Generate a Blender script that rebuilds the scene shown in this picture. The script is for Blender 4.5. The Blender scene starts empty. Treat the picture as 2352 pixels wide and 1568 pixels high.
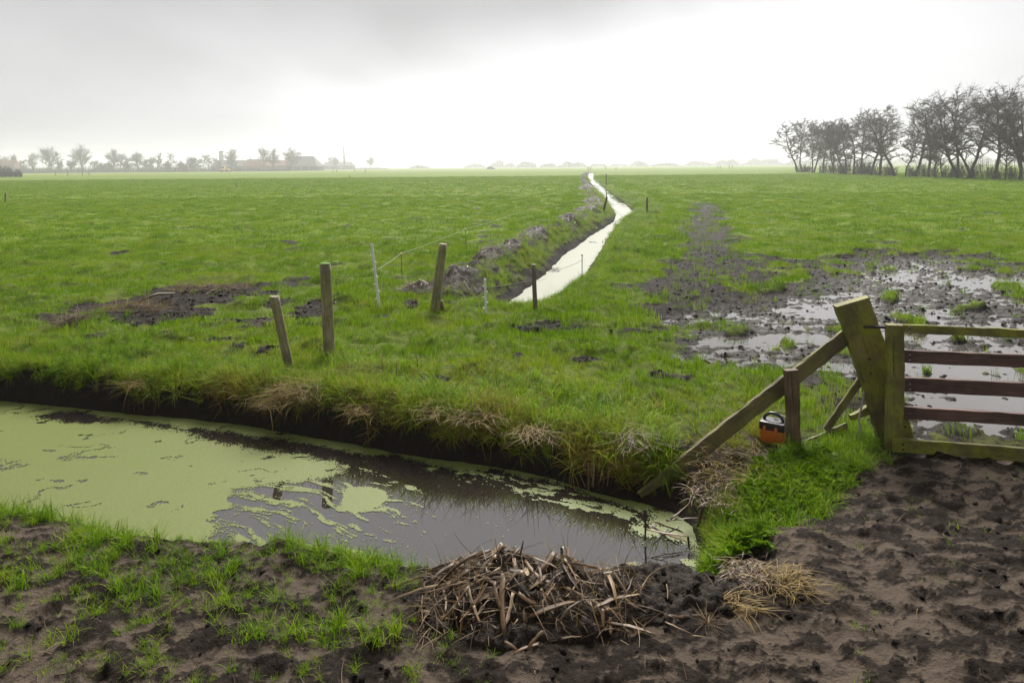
import bpy, math, random
import numpy as np
from mathutils import Matrix, Vector

# ------------------------------------------------------------------ camera, sky, sun, exposure
SC = bpy.context.scene
COL = SC.collection
H, F, PU, PV, ROLL = 2.3, 1569.0, 1176.0, 381.5, -0.0085   # eye height, focal length and principal point of the 24 mm view
HAZE_TOP, HAZE_DENSITY = 27.0, 0.00065
WZ = -0.30                                                # water level in the ditches

cam_d = bpy.data.cameras.new('camera')
cam = bpy.data.objects.new('camera', cam_d)
COL.objects.link(cam)
cam_d.sensor_width = 36.0
cam_d.lens = F / 2352.0 * 36.0
cam_d.shift_y = -(784.0 - PV) / 2352.0
cam_d.clip_start, cam_d.clip_end = 0.05, 9000
cam.matrix_world = Matrix.Translation((0, 0, H)) @ Matrix.Rotation(math.radians(90), 4, 'X') @ Matrix.Rotation(ROLL, 4, 'Z')
SC.camera = cam

SUN_EL, SUN_AZ = math.radians(46), math.radians(6)        # azimuth from +Y towards +X
world = bpy.data.worlds.new('World')
SC.world = world
world.use_nodes = True
wt = world.node_tree
wt.nodes.clear()


def wn(kind, **kw):
    n = wt.nodes.new(kind)
    for k, v in kw.items():
        setattr(n, k, v)
    return n


def wmath(op, a, b=None, c=None, clamp=False):
    n = wn('ShaderNodeMath', operation=op, use_clamp=clamp)
    for i, v in enumerate((a, b, c)):
        if v is None:
            continue
        if isinstance(v, (int, float)):
            n.inputs[i].default_value = v
        else:
            wt.links.new(v, n.inputs[i])
    return n.outputs[0]


out = wn('ShaderNodeOutputWorld')
bg = wn('ShaderNodeBackground')
bg.inputs['Strength'].default_value = 0.1
wt.links.new(bg.outputs[0], out.inputs[0])
sky = wn('ShaderNodeTexSky', sky_type='NISHITA', sun_disc=False, sun_elevation=SUN_EL, sun_rotation=SUN_AZ)
tc = wn('ShaderNodeTexCoord')
sep = wn('ShaderNodeSeparateXYZ')
wt.links.new(tc.outputs['Generated'], sep.inputs[0])
zc = wmath('MAXIMUM', sep.outputs[2], 0.0)
den = wmath('ADD', zc, 0.30)
cx, cy = wmath('DIVIDE', sep.outputs[0], den), wmath('DIVIDE', sep.outputs[1], den)
comb = wn('ShaderNodeCombineXYZ')
wt.links.new(cx, comb.inputs[0])
wt.links.new(cy, comb.inputs[1])
n1 = wn('ShaderNodeTexNoise')
n1.inputs['Scale'].default_value = 0.9
n1.inputs['Detail'].default_value = 6.0
n1.inputs['Roughness'].default_value = 0.45
n1.inputs['Distortion'].default_value = 0.3
wt.links.new(comb.outputs[0], n1.inputs['Vector'])
# glow of the sun behind the cloud sheet
dotn = wn('ShaderNodeVectorMath', operation='DOT_PRODUCT')
dotn.inputs[1].default_value = (math.sin(.12) * math.cos(.10), math.cos(.12) * math.cos(.10), math.sin(.10))
wt.links.new(tc.outputs['Generated'], dotn.inputs[0])
glow = wmath('POWER', wmath('MAXIMUM', dotn.outputs['Value'], 0.0), 9.0)
# a thick sheet overhead whose lower edge climbs towards the right
edge = wmath('ADD', 0.125, wmath('MULTIPLY', wmath('POWER', wmath('MAXIMUM', wmath('ADD', sep.outputs[0], 0.15), 0.0), 2.0), 0.30))
thick = wmath('ADD', wmath('SUBTRACT', zc, edge), wmath('MULTIPLY', wmath('SUBTRACT', n1.outputs['Fac'], 0.5), 0.18))
thick = wmath('MULTIPLY', wmath('ADD', thick, 0.04), 7.0, clamp=True)
thick = wmath('SMOOTH_MIN', thick, 1.0, 0.2)
var = wmath('MULTIPLY', wmath('SUBTRACT', n1.outputs['Fac'], 0.5), 0.7)
lum = wmath('SUBTRACT', 1.0, wmath('MULTIPLY', thick, .22))
lum = wmath('ADD', wmath('SUBTRACT', lum, var), wmath('MULTIPLY', glow, wmath('SUBTRACT', 1.05, wmath('MULTIPLY', thick, .9))))
cl = wn('ShaderNodeCombineColor')
wt.links.new(wmath('MULTIPLY', lum, 0.985), cl.inputs[0])
wt.links.new(wmath('MULTIPLY', lum, 0.985), cl.inputs[1])
wt.links.new(lum, cl.inputs[2])
wmix = wn('ShaderNodeMix', data_type='RGBA')
wmix.inputs[0].default_value = 0.998
wt.links.new(sky.outputs[0], wmix.inputs[6])
wt.links.new(cl.outputs[0], wmix.inputs[7])
wt.links.new(wmix.outputs[2], bg.inputs['Color'])

sun_d = bpy.data.lights.new('sun', 'SUN')
sun_d.energy, sun_d.angle, sun_d.color = 1.5, math.radians(26), (1.0, 0.965, 0.91)
sun = bpy.data.objects.new('sun', sun_d)
COL.objects.link(sun)
sun.rotation_euler = (math.radians(90) - SUN_EL, 0, math.pi - SUN_AZ)

vs = SC.view_settings
vs.view_transform, vs.look, vs.gamma, vs.exposure, vs.use_curve_mapping = 'Standard', 'None', 1.0, 2.6, False
SC.render.engine = 'CYCLES'
cy_ = SC.cycles
cy_.use_denoising = True
cy_.max_bounces, cy_.diffuse_bounces, cy_.glossy_bounces, cy_.transmission_bounces = 6, 3, 2, 3
cy_.volume_bounces, cy_.transparent_max_bounces = 1, 6

# ------------------------------------------------------------------ maths helpers
RG = np.random.default_rng(7)
_g = np.random.default_rng(1).uniform(0, 2 * np.pi, 1024)
_GX, _GY = np.cos(_g), np.sin(_g)


def pn(x, y, s=0):
    """gradient noise, about -0.7 .. 0.7"""
    x = np.asarray(x, float); y = np.asarray(y, float)
    xi = np.floor(x).astype(np.int64); yi = np.floor(y).astype(np.int64)
    fx, fy = x - xi, y - yi
    u, v = fx * fx * fx * (fx * (fx * 6 - 15) + 10), fy * fy * fy * (fy * (fy * 6 - 15) + 10)

    def g(ix, iy, dx, dy):
        h = (ix * 374761393 + iy * 668265263 + s * 974711) & 0xffffffff
        h = ((h ^ (h >> 13)) * 1274126177) & 0xffffffff
        h = (h ^ (h >> 16)) & 1023
        return _GX[h] * dx + _GY[h] * dy
    a = g(xi, yi, fx, fy); b = g(xi + 1, yi, fx - 1, fy)
    c = g(xi, yi + 1, fx, fy - 1); d = g(xi + 1, yi + 1, fx - 1, fy - 1)
    ab = a + (b - a) * u
    return ab + (c + (d - c) * u - ab) * v


def fbm(x, y, s=0, o=4, l=2.0, g=0.5):
    t, a, f = 0.0, 1.0, 1.0
    for k in range(o):
        t = t + a * pn(np.asarray(x) * f, np.asarray(y) * f, s + k * 17)
        a *= g; f *= l
    return t


def ss(a, b, x):
    t = np.clip((x - a) / (b - a), 0, 1)
    return t * t * (3 - 2 * t)


CR, SR = math.cos(ROLL), math.sin(ROLL)


def ray(u, v):
    du, dv = (u - PU) / F, (PV - v) / F
    return (du * CR - dv * SR, 1.0, du * SR + dv * CR)


def at(u, v, z=0.0):
    """ground point at height z that the photograph shows at (u, v) of a 2352 wide view"""
    d = ray(u, v)
    t = (z - H) / d[2]
    return (d[0] * t, t, z)


def at_y(u, v, y):
    d = ray(u, v)
    return Vector((d[0] * y, y, H + d[2] * y))


def plan(px, z=0.0):
    return np.array([at(u, v, z)[:2] for u, v in px])


def sdist(x, y, poly, margin=6.0):
    """signed distance to a polygon, positive outside, cut off at margin"""
    x = np.asarray(x, float); y = np.asarray(y, float)
    res = np.full(x.shape, margin)
    lo, hi = poly.min(0) - margin, poly.max(0) + margin
    m = (x > lo[0]) & (x < hi[0]) & (y > lo[1]) & (y < hi[1])
    if not m.any():
        return res
    px, py = x[m], y[m]
    d2 = np.full(px.shape, 1e9)
    ins = np.zeros(px.shape, bool)
    n = len(poly)
    for i in range(n):
        ax, ay = poly[i]; bx, by = poly[(i + 1) % n]
        ex, ey = bx - ax, by - ay
        L = ex * ex + ey * ey + 1e-12
        t = np.clip(((px - ax) * ex + (py - ay) * ey) / L, 0, 1)
        d2 = np.minimum(d2, (px - ax - t * ex) ** 2 + (py - ay - t * ey) ** 2)
        if ay != by:
            c = ((ay > py) != (by > py)) & (px < (bx - ax) * (py - ay) / (by - ay) + ax)
            ins ^= c
    d = np.sqrt(d2)
    res[m] = np.minimum(np.where(ins, -d, d), margin)
    return res


# ------------------------------------------------------------------ plan of the place
_far = [(14, 923), (160, 936), (309, 953), (430, 962), (562, 978), (690, 1000), (809, 1022), (938, 1047), (1060, 1062), (1196, 1083), (1280, 1105), (1359, 1131), (1466, 1155), (1540, 1178)]
A_POLY = np.vstack([[(-16.0, 9.9)], plan(_far, WZ), plan([(1588, 1210), (1604, 1260), (1606, 1316)], WZ),
                    [(1.0, 4.02), (0.5, 3.98), (0.0, 4.0), (-0.45, 4.02), (-0.95, 4.12), (-1.6, 4.3), (-2.3, 4.35), (-3.2, 4.72), (-4.4, 5.2), (-16.0, 7.2)]])
_bl = [(1153, 724), (1163, 699), (1221, 657), (1264, 621), (1296, 586), (1343, 555), (1352, 546), (1411, 510), (1416, 492), (1396, 464), (1380, 446), (1358, 421), (1349, 405), (1355, 397)]
_br = [(1361, 397), (1364, 410), (1380, 424), (1396, 441), (1430, 464), (1458, 491), (1440, 502), (1414, 521), (1389, 558), (1358, 608), (1339, 639), (1280, 677), (1255, 699), (1232, 712)]
B_POLY = np.vstack([plan(_bl, WZ), plan(_br, WZ)])
B_LEFT = plan(_bl, WZ)
MUD_R = np.vstack([plan([(1612, 462), (1575, 520), (1548, 600), (1475, 650), (1500, 700), (1570, 742), (1480, 760), (1500, 790), (1640, 832), (1760, 852), (1850, 905), (1960, 960), (2030, 1015), (2060, 1035)]),
                   [(9.5, 5.0), (22, 9.0), (22, 17.5)], plan([(2352, 602), (2150, 572), (1980, 565), (1900, 575), (1820, 590), (1730, 585), (1668, 520), (1640, 470)])])
PATH = plan([(1598, 465), (1640, 468), (1672, 540), (1690, 620), (1700, 715), (1560, 745), (1490, 700), (1500, 655), (1552, 600), (1578, 520)])
WET = np.vstack([plan([(1440, 758), (1480, 775), (1520, 790), (1640, 830), (1760, 850), (1860, 900), (1960, 950), (2080, 1000)]), [(9, 5.4), (22, 9.5), (22, 16.5)],
                 plan([(2352, 612), (2220, 590), (2060, 590), (1940, 600), (1880, 640), (1800, 680), (1660, 712), (1560, 740)])])
MUD_L = plan([(110, 735), (240, 705), (340, 680), (420, 658), (560, 655), (660, 662), (655, 682), (520, 690), (460, 716), (520, 742), (330, 760), (190, 752)])
GREEN_R = plan([(1585, 1225), (1625, 1120), (1700, 1075), (1790, 1050), (1900, 1010), (1990, 960), (2035, 1020), (2015, 1060), (1950, 1120), (1905, 1185), (1750, 1255), (1680, 1285), (1612, 1325)], 0.02)
STRAW_R = plan([(1490, 1165), (1600, 1085), (1720, 1010), (1790, 985), (1800, 1050), (1720, 1085), (1660, 1150), (1605, 1230), (1590, 1215)], -0.1)
PATCHES = [(545, 805, 28, 9), (600, 745, 32, 11), (612, 808, 22, 6), (1350, 832, 38, 5), (1545, 872, 42, 9), (1250, 757, 90, 5), (1190, 828, 14, 4), (720, 716, 45, 18), (1160, 690, 10, 12),
           (780, 690, 20, 6), (500, 790, 30, 8), (640, 700, 40, 8), (950, 705, 30, 8), (1470, 760, 60, 6), (870, 735, 25, 6), (860, 860, 30, 8), (440, 745, 30, 8), (1000, 880, 40, 5)]
PATCH = [(np.array(at(u, v)[:2]), max(.05, ru * at(u, v)[1] / F), max(.12, at(u, v - rv)[1] - at(u, v)[1])) for u, v, ru, rv in PATCHES]
PUDDLE_Z = -0.036


_pr = random.Random(12)
PRINTS = [(_pr.uniform(-2.4, 4.8), _pr.uniform(2.7, 6.4), _pr.uniform(.04, .075), _pr.uniform(-.5, .9)) for _ in range(170)]


def left_of_b(x, y):
    xl = np.interp(y, B_LEFT[:, 1], B_LEFT[:, 0])
    return x < xl + 0.3


def heap_h(x, y):
    """the pile of dredged reed in front"""
    n = fbm(x * 5, y * 5, 90, 4)
    a = np.maximum(0, 1 - ((x - 0.03) / 0.56) ** 2 - ((y - 3.43) / 0.38) ** 2)
    b = np.maximum(0, 1 - ((x - 0.66) / 0.50) ** 2 - ((y - 3.50) / 0.30) ** 2)
    k = np.maximum(0, 1 - ((x + 0.10) / 0.16) ** 2 - ((y - 3.52) / 0.14) ** 2)
    h = np.maximum(0.108 * a ** .75 * (1 + .7 * n), 0.062 * b ** .7 * (1 + .8 * n)) + .055 * k
    return h + .03 * fbm(x * 22, y * 22, 93, 3) * (h > .01)


def ground(x, y, full=False):
    x = np.asarray(x, float); y = np.asarray(y, float)
    near = y < 70
    z = .035 * fbm(x * .35, y * .35, 3, 3) + .05 * pn(x * .06, y * .06, 5) * ss(14, 40, y) * (1 - .6 * ss(80, 300, y))
    z = z + .02
    z = z + .02 * fbm(x * 2.2, y * 2.2, 8, 3)
    fg = ss(5.1, 3.7, y + .22 * np.maximum(0, x - 1.2) + 0 * x)
    wob = .05 * fbm(x * 2.3, y * 2.3, 11, 3) + .03 * pn(x * 9, y * 9, 12)
    sa = sdist(x, y, A_POLY)
    sa = sa + wob * (.45 + .55 * ss(0.0, 0.25, np.abs(sa)))
    sb = sdist(x, y, B_POLY) + wob * 1.3
    lb = left_of_b(x, y)
    # mud masks
    nz = fbm(x * .9, y * .9, 21, 5, 2.1, .55)
    sm = sdist(x, y, MUD_R, 4.0)
    mud = ss(.45, -.65, sm + 1.1 * nz * ss(5, 9, y) + .25 * nz)
    sw = sdist(x, y, WET, 4.0)
    wet = ss(.8, -1.2, sw + .5 * nz)
    isl = fbm(x * 1.3, y * 1.0, 25, 4)
    deep = ss(0, -2.2, sm)
    mud = mud * (1 - ss(.13, .27, isl - .17 * wet - .06 * ss(12, 8, y) - .10 * ss(.6, -.6, np.abs(x - (2.5 + .17 * (y - 8))) - 1.1)))
    mud = np.maximum(mud, ss(.9, -.2, sdist(x, y, PATH, 4.0) + 1.2 * nz) * (1 - .7 * ss(.32, .5, fbm(x * 1.9, y * 1.9, 27, 4))))
    ml = ss(.12, -.30, sdist(x, y, MUD_L, 3.0) + 1.0 * nz)
    pk = .8 * fbm(x * 4, y * 4, 33, 3)
    for c, rx, ry in PATCH:
        ml = np.maximum(ml, ss(1.25, .75, np.sqrt(((x - c[0]) / rx) ** 2 + ((y - c[1]) / ry) ** 2) + pk))
    # scattered bare spots in the pasture
    bare = ss(.40, .50, fbm(x * .55, y * .9, 41, 4)) * ss(6, 9, y) * ss(90, 40, y) * .8
    gr = sdist(x, y, GREEN_R, 3.0)
    front = np.maximum(fg, ss(6.1, 5.3, y + .20 * np.maximum(0, x - 3.2)) * ss(.4, 1.0, x)) * ss(-.20, .02, gr + .10 * fbm(x * 3, y * 3, 44, 3))
    z = z + .11 * fg
    # relief of trampled mud
    rid = 1 - np.abs(fbm(x * 3.7, y * 3.7, 51, 4)) * 2.2
    clod = fbm(x * 8, y * 8, 55, 3)
    z = z + mud * (-.030 + .036 * (rid - .5) + .036 * clod * ss(28, 12, y)) - mud * wet * .034
    rut = np.exp(-((y - 9.35 - .10 * (x - 6)) / .28) ** 2) + .9 * np.exp(-((y - 7.9 - .10 * (x - 6)) / .25) ** 2) + .6 * np.exp(-((y - 6.6 - .1 * (x - 5)) / .25) ** 2)
    z = z - mud * wet * rut * .045 + mud * wet * .040 * pn(x * 1.5 + .3 * y, y * 6.0, 53) * ss(16, 9, y) + mud * .018 * np.abs(fbm(x * 13, y * 13, 54, 2)) * ss(14, 9, y)
    z = z + ml * (.015 + .05 * np.clip(rid - .35, 0, 1) + .02 * clod)
    crn = fbm(x * 4.6 + .8 * y, y * 7.4 - .7 * x, 57, 5, 2.1, .74) + .35 * fbm(x * .9, y * .9, 59, 2)
    crumb = ss(-.34, .26, crn)
    z = z + front * (.012 * (rid - .5) + crumb * (.010 + .013 * clod + .016 * np.abs(fbm(x * 19, y * 19, 58, 2)) * ss(10, 5, y)))
    # hoof and boot prints
    nearm = y < 7.2
    if nearm.any():
        xn, yn, dz = x[nearm], y[nearm], np.zeros(int(nearm.sum()))
        for px_, py_, pr_, pa_ in PRINTS:
            m_ = (np.abs(xn - px_) < .3) & (np.abs(yn - py_) < .3)
            if not m_.any(): continue
            ex, ey = xn[m_] - px_, yn[m_] - py_
            ca_, sa_ = math.cos(pa_), math.sin(pa_)
            d_ = np.sqrt(((ex * ca_ + ey * sa_) / (pr_ * 1.6)) ** 2 + ((-ex * sa_ + ey * ca_) / pr_) ** 2) + .25 * pn(xn[m_] * 14, yn[m_] * 14, 60)
            dz[m_] += -.021 * ss(1.05, .5, d_) + .009 * np.exp(-((d_ - 1.2) / .25) ** 2)
        z = z.copy(); z[nearm] += dz * front[nearm]
    # hummocky turf
    turf = (1 - mud) * (1 - ml)
    z = z + turf * .045 * np.clip(fbm(x * 3.4, y * 2.6, 61, 3), -.3, 1) * ss(140, 25, y)
    z = z + turf * .14 * np.clip(fbm(x * .9, y * .9, 66, 3), -.2, .6) * ss(160, 30, y) * ss(5.5, 9, y)
    z = z + turf * .045 * ss(.08, .16, pn(x * 1.15, y * 1.35, 68)) * ss(6.5, 9, y) * ss(90, 40, y)
    # spoil ridge on the left side of the long ditch
    z = z + .24 * np.exp(-((sb - .95) / .5) ** 2) * lb * ss(11.5, 13, y) * (1 + .8 * fbm(x * 1.1, y * 1.1, 71, 3))
    # banks
    top = z
    wa = .30 + .22 * ss(-1.5, .6, x) + .25 * ss(4.6, 4.2, y) * 0 + .16 * pn(x * 1.3, y * 1.3, 14)
    wa = np.where((x > .95) & (y > 4.2) & (y < 5.5), .75, wa)
    t = np.clip(sa / np.maximum(wa, .12), 0, 1)
    z = WZ + (top - WZ) * (1 - (1 - t) ** 1.9) + (sa < .5) * (sa > 0) * .03 * fbm(x * 7, y * 7, 15, 3) * t
    top = z
    wb = np.where(lb, .85, .85) + .2 * pn(x * .7, y * .7, 16)
    t = np.clip(sb / np.maximum(wb, .2), 0, 1)
    zb = WZ + (top - WZ) * (1 - (1 - t) ** 1.8) + (sb > 0) * .06 * fbm(x * 2.4, y * 2.4, 18, 3) * t * (1 - t)
    z = np.where(sb < 3, zb, z)
    z = np.where(sa < 0, WZ + np.maximum(sa * 1.2, -.5) - .01, z)
    z = np.where(sb < 0, WZ + np.maximum(sb * 1.2, -.5) - .01, z)
    if not full:
        return z
    bank = np.maximum(ss(.34, .16, sa + .12 * nz) * (y > 4.3), ss(.62, .30, sb + .45 * nz) * lb * .95)
    bank = np.maximum(bank, ss(.26, .1, sb + .2 * nz) * .8)
    spoil = np.exp(-((sb - 1.15) / .55) ** 2) * lb * ss(11.5, 12.5, y)
    spoil = .9 * ss(.36, .74, spoil + .75 * nz + .3 * ss(17, 12.5, y) * spoil)
    sr = ss(.1, -.2, sdist(x, y, STRAW_R, 2.0) + .15 * nz)
    return dict(z=z, mud=np.clip(np.maximum.reduce([mud, ml, bank, spoil, front, sr * .9, bare]), 0, 1), sand=np.clip(front * (1 - bank) * (1 - crumb), 0, 1), crumb=crumb, wet=wet * mud, sa=sa, sb=sb, lb=lb,
                fieldmud=mud, ml=ml, bank=bank, spoil=spoil, front=front, gr=gr, fg=fg, sr=sr, bare=bare)


def gz(x, y):
    return float(ground(np.array([x]), np.array([y]))[0])


def hit(u, v, heap=False):
    """first point of the ground (or of the heap on it) that the photograph shows at (u, v)"""
    d = ray(u, v)
    t = np.geomspace(2.2, 400, 900)
    z = ground(d[0] * t, t)
    if heap:
        z = z + heap_h(d[0] * t, t)
    below = H + d[2] * t < z
    i = int(np.argmax(below)) if below.any() else 899
    return Vector((d[0] * t[i], t[i], z[i]))


# ------------------------------------------------------------------ object helpers
def tag(o, label=None, cat=None, group=None, kind=None):
    for k, v in (('label', label), ('category', cat), ('group', group), ('kind', kind)):
        if v:
            o[k] = v
    return o


def mesh_np(name, v, quads=None, tris=None, smooth=True, attrs=None):
    v = np.asarray(v, np.float32)
    me = bpy.data.meshes.new(name)
    nq = 0 if quads is None else len(quads); nt = 0 if tris is None else len(tris)
    me.vertices.add(len(v)); me.vertices.foreach_set('co', v.ravel())
    li = []
    if nq: li.append(np.asarray(quads, np.int32).ravel())
    if nt: li.append(np.asarray(tris, np.int32).ravel())
    li = np.concatenate(li) if li else np.zeros(0, np.int32)
    if len(li):
        me.loops.add(len(li)); me.loops.foreach_set('vertex_index', li)
        me.polygons.add(nq + nt)
        st = np.concatenate([np.arange(nq) * 4, nq * 4 + np.arange(nt) * 3]).astype(np.int32)
        me.polygons.foreach_set('loop_start', st)
        me.polygons.foreach_set('use_smooth', np.full(nq + nt, smooth))
    for k, a in (attrs or {}).items():
        a = np.asarray(a, np.float32)
        at_ = me.attributes.new(k, 'FLOAT' if a.ndim == 1 else 'FLOAT_VECTOR', 'POINT')
        at_.data.foreach_set('value' if a.ndim == 1 else 'vector', a.ravel())
    me.update(calc_edges=True)
    return me


def obj(name, me, mat=None, parent=None, mw=None):
    o = bpy.data.objects.new(name, me)
    COL.objects.link(o)
    if mat is not None and me is not None and len(me.materials) == 0:
        me.materials.append(mat)
    mw = mw or Matrix.Identity(4)
    if parent is not None:
        o.parent = parent
        # a parent is always placed by location / matrix_basis only
        o.matrix_basis = world_of(parent).inverted() @ mw
    else:
        o.matrix_basis = mw
    return o


def world_of(o):
    m = o.matrix_basis.copy()
    while o.parent:
        o = o.parent
        m = o.matrix_basis @ m
    return m


def empty(name, loc):
    o = bpy.data.objects.new(name, None)
    o.empty_display_size = .1
    COL.objects.link(o)
    o.matrix_basis = Matrix.Translation(loc)
    return o


def frame_to(p0, p1, up=(0, -1, 0)):
    """matrix with local X from p0 to p1 and local Z (front face) towards up"""
    p0, p1 = Vector(p0), Vector(p1)
    x = (p1 - p0).normalized()
    z = Vector(up); z = (z - x * z.dot(x)).normalized()
    y = z.cross(x)
    return Matrix.Translation(p0) @ Matrix((x, y, z)).transposed().to_4x4()


# ------------------------------------------------------------------ materials
class NT:
    def __init__(s, name):
        s.m = bpy.data.materials.new(name); s.m.use_nodes = True
        s.t = s.m.node_tree; s.t.nodes.clear()
        s.out = s.n('ShaderNodeOutputMaterial')

    def n(s, kind, **kw):
        n = s.t.nodes.new(kind)
        for k, v in kw.items(): setattr(n, k, v)
        return n

    def put(s, sock, v):
        if hasattr(v, 'links'): s.t.links.new(v, sock)
        elif isinstance(v, (tuple, list)) and len(v) == 3 and len(sock.default_value) == 4: sock.default_value = (*v, 1)
        else: sock.default_value = v

    def math(s, op, a, b=0.0, clamp=False):
        n = s.n('ShaderNodeMath', operation=op, use_clamp=clamp)
        s.put(n.inputs[0], a); s.put(n.inputs[1], b)
        return n.outputs[0]

    def mix(s, f, a, b, blend='MIX'):
        n = s.n('ShaderNodeMix', data_type='RGBA', blend_type=blend)
        s.put(n.inputs[0], f); s.put(n.inputs[6], a); s.put(n.inputs[7], b)
        return n.outputs[2]

    def noise(s, scale, detail=4, rough=.5, vec=None, dist=0.0, out='Fac'):
        n = s.n('ShaderNodeTexNoise')
        s.put(n.inputs['Scale'], scale); s.put(n.inputs['Detail'], detail); s.put(n.inputs['Roughness'], rough); s.put(n.inputs['Distortion'], dist)
        if vec is not None: s.put(n.inputs['Vector'], vec)
        return n.outputs[out]

    def ramp(s, f, stops):
        n = s.n('ShaderNodeValToRGB')
        e = n.color_ramp.elements
        while len(e) < len(stops): e.new(.5)
        for el, (p, c) in zip(e, stops):
            el.position = p; el.color = (*c, 1) if len(c) == 3 else c
        s.put(n.inputs[0], f)
        return n.outputs[0]

    def attr(s, name, kind='GEOMETRY', out='Fac'):
        n = s.n('ShaderNodeAttribute', attribute_name=name, attribute_type=kind)
        return n.outputs[out]

    def coord(s, which='Object', scale=None, loc=None):
        n = s.n('ShaderNodeTexCoord').outputs[which]
        if scale or loc:
            m = s.n('ShaderNodeMapping'); s.put(m.inputs[0], n)
            if scale: m.inputs['Scale'].default_value = scale
            if loc: m.inputs['Location'].default_value = loc
            n = m.outputs[0]
        return n

    def bump(s, h, strength=.3, dist=.01):
        n = s.n('ShaderNodeBump'); n.inputs['Strength'].default_value = strength; n.inputs['Distance'].default_value = dist
        s.put(n.inputs['Height'], h)
        return n.outputs[0]

    def bsdf(s, color, rough=.6, normal=None, **kw):
        b = s.n('ShaderNodeBsdfPrincipled')
        s.put(b.inputs['Base Color'], color); s.put(b.inputs['Roughness'], rough)
        if normal is not None: s.put(b.inputs['Normal'], normal)
        for k, v in kw.items(): s.put(b.inputs[k.replace('_', ' ')], v)
        return b.outputs[0]

    def end(s, sh):
        s.t.links.new(sh, s.out.inputs[0])
        return s.m


def mat_ground():
    n = NT('ground')
    pos = n.coord('Object')
    mud, sand, wet = n.attr('mud'), n.attr('sand'), n.attr('wet')
    big = n.noise(.09, 4, .55, pos)
    med = n.noise(1.1, 5, .6, pos)
    fine = n.noise(14, 5, .65, pos)
    g = n.ramp(n.math('ADD', n.math('MULTIPLY', med, .6), n.math('MULTIPLY', fine, .4)), [(.30, (.042, .070, .005)), (.50, (.092, .145, .008)), (.72, (.150, .215, .012))])
    g = n.mix(n.math('MULTIPLY', big, .42), g, (.095, .122, .016))
    g = n.mix(n.attr('thatch'), g, n.mix(fine, (.022, .026, .010), (.075, .066, .028)))
    f2 = n.noise(38, 5, .7, pos)
    peat = n.ramp(n.math('ADD', n.math('MULTIPLY', fine, .5), n.math('MULTIPLY', f2, .5)), [(.30, (.006, .0043, .003)), (.55, (.016, .0115, .0085)), (.78, (.038, .029, .022))])
    sandn = n.noise(2.6, 6, .68, pos, .6)
    grain = n.noise(240, 2, .6, pos)
    sandc = n.mix(grain, (.036, .027, .020), (.104, .080, .061))
    sandf = n.ramp(n.math('ADD', n.math('MULTIPLY', sand, .62), n.math('ADD', n.math('MULTIPLY', sandn, .5), n.math('MULTIPLY', n.math('SUBTRACT', f2, .5), .9))), [(.36, (0, 0, 0)), (.78, (1, 1, 1))])
    soil = n.mix(sandf, peat, sandc)
    mm = n.math('ADD', mud, n.math('MULTIPLY', n.math('SUBTRACT', fine, .5), .9))
    mm = n.ramp(mm, [(.40, (0, 0, 0)), (.62, (1, 1, 1))])
    c = n.mix(mm, g, soil)
    rough = n.math('SUBTRACT', .82, n.math('MULTIPLY', n.math('MULTIPLY', mm, n.math('ADD', .12, n.math('MULTIPLY', wet, .18))), n.math('ADD', .4, f2)))
    hgt = n.math('ADD', n.math('MULTIPLY', fine, .8), n.math('MULTIPLY', f2, .6))
    hgt = n.math('ADD', hgt, n.math('MULTIPLY', grain, .12))
    return n.end(n.bsdf(c, rough, n.bump(hgt, .8, .035), Specular_IOR_Level=n.math('ADD', .05, n.math('MULTIPLY', wet, .08))))


def mat_blade(name='grass_blade', stops=None, trans=.40):
    n = NT(name)
    t = n.math('ADD', n.attr('tint', 'INSTANCER'), n.math('MULTIPLY', n.math('SUBTRACT', n.attr('bv'), .5), .68))
    c = n.ramp(t, stops or [(0, (.026, .066, .003)), (.26, (.094, .190, .004)), (.50, (.185, .300, .006)), (.68, (.245, .275, .020)), (.84, (.250, .185, .050)), (1, (.170, .095, .027))])
    b = n.bsdf(c, .5, None, Specular_IOR_Level=.06)
    tr = n.n('ShaderNodeBsdfTranslucent'); n.put(tr.inputs[0], n.mix(.35, c, (.20, .36, .008), 'MIX'))
    mx = n.n('ShaderNodeMixShader'); mx.inputs[0].default_value = trans
    n.t.links.new(b, mx.inputs[1]); n.t.links.new(tr.outputs[0], mx.inputs[2])
    return n.end(mx.outputs[0])


def mat_straw(name, cols, rough=.6):
    n = NT(name)
    t = n.math('ADD', n.math('MULTIPLY', n.attr('bv'), .8), n.math('MULTIPLY', n.noise(9, 3, .6, n.coord('Object')), .3))
    c = n.ramp(t, [(i / (len(cols) - 1), c) for i, c in enumerate(cols)])
    return n.end(n.bsdf(c, rough, None, Specular_IOR_Level=.15))


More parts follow.
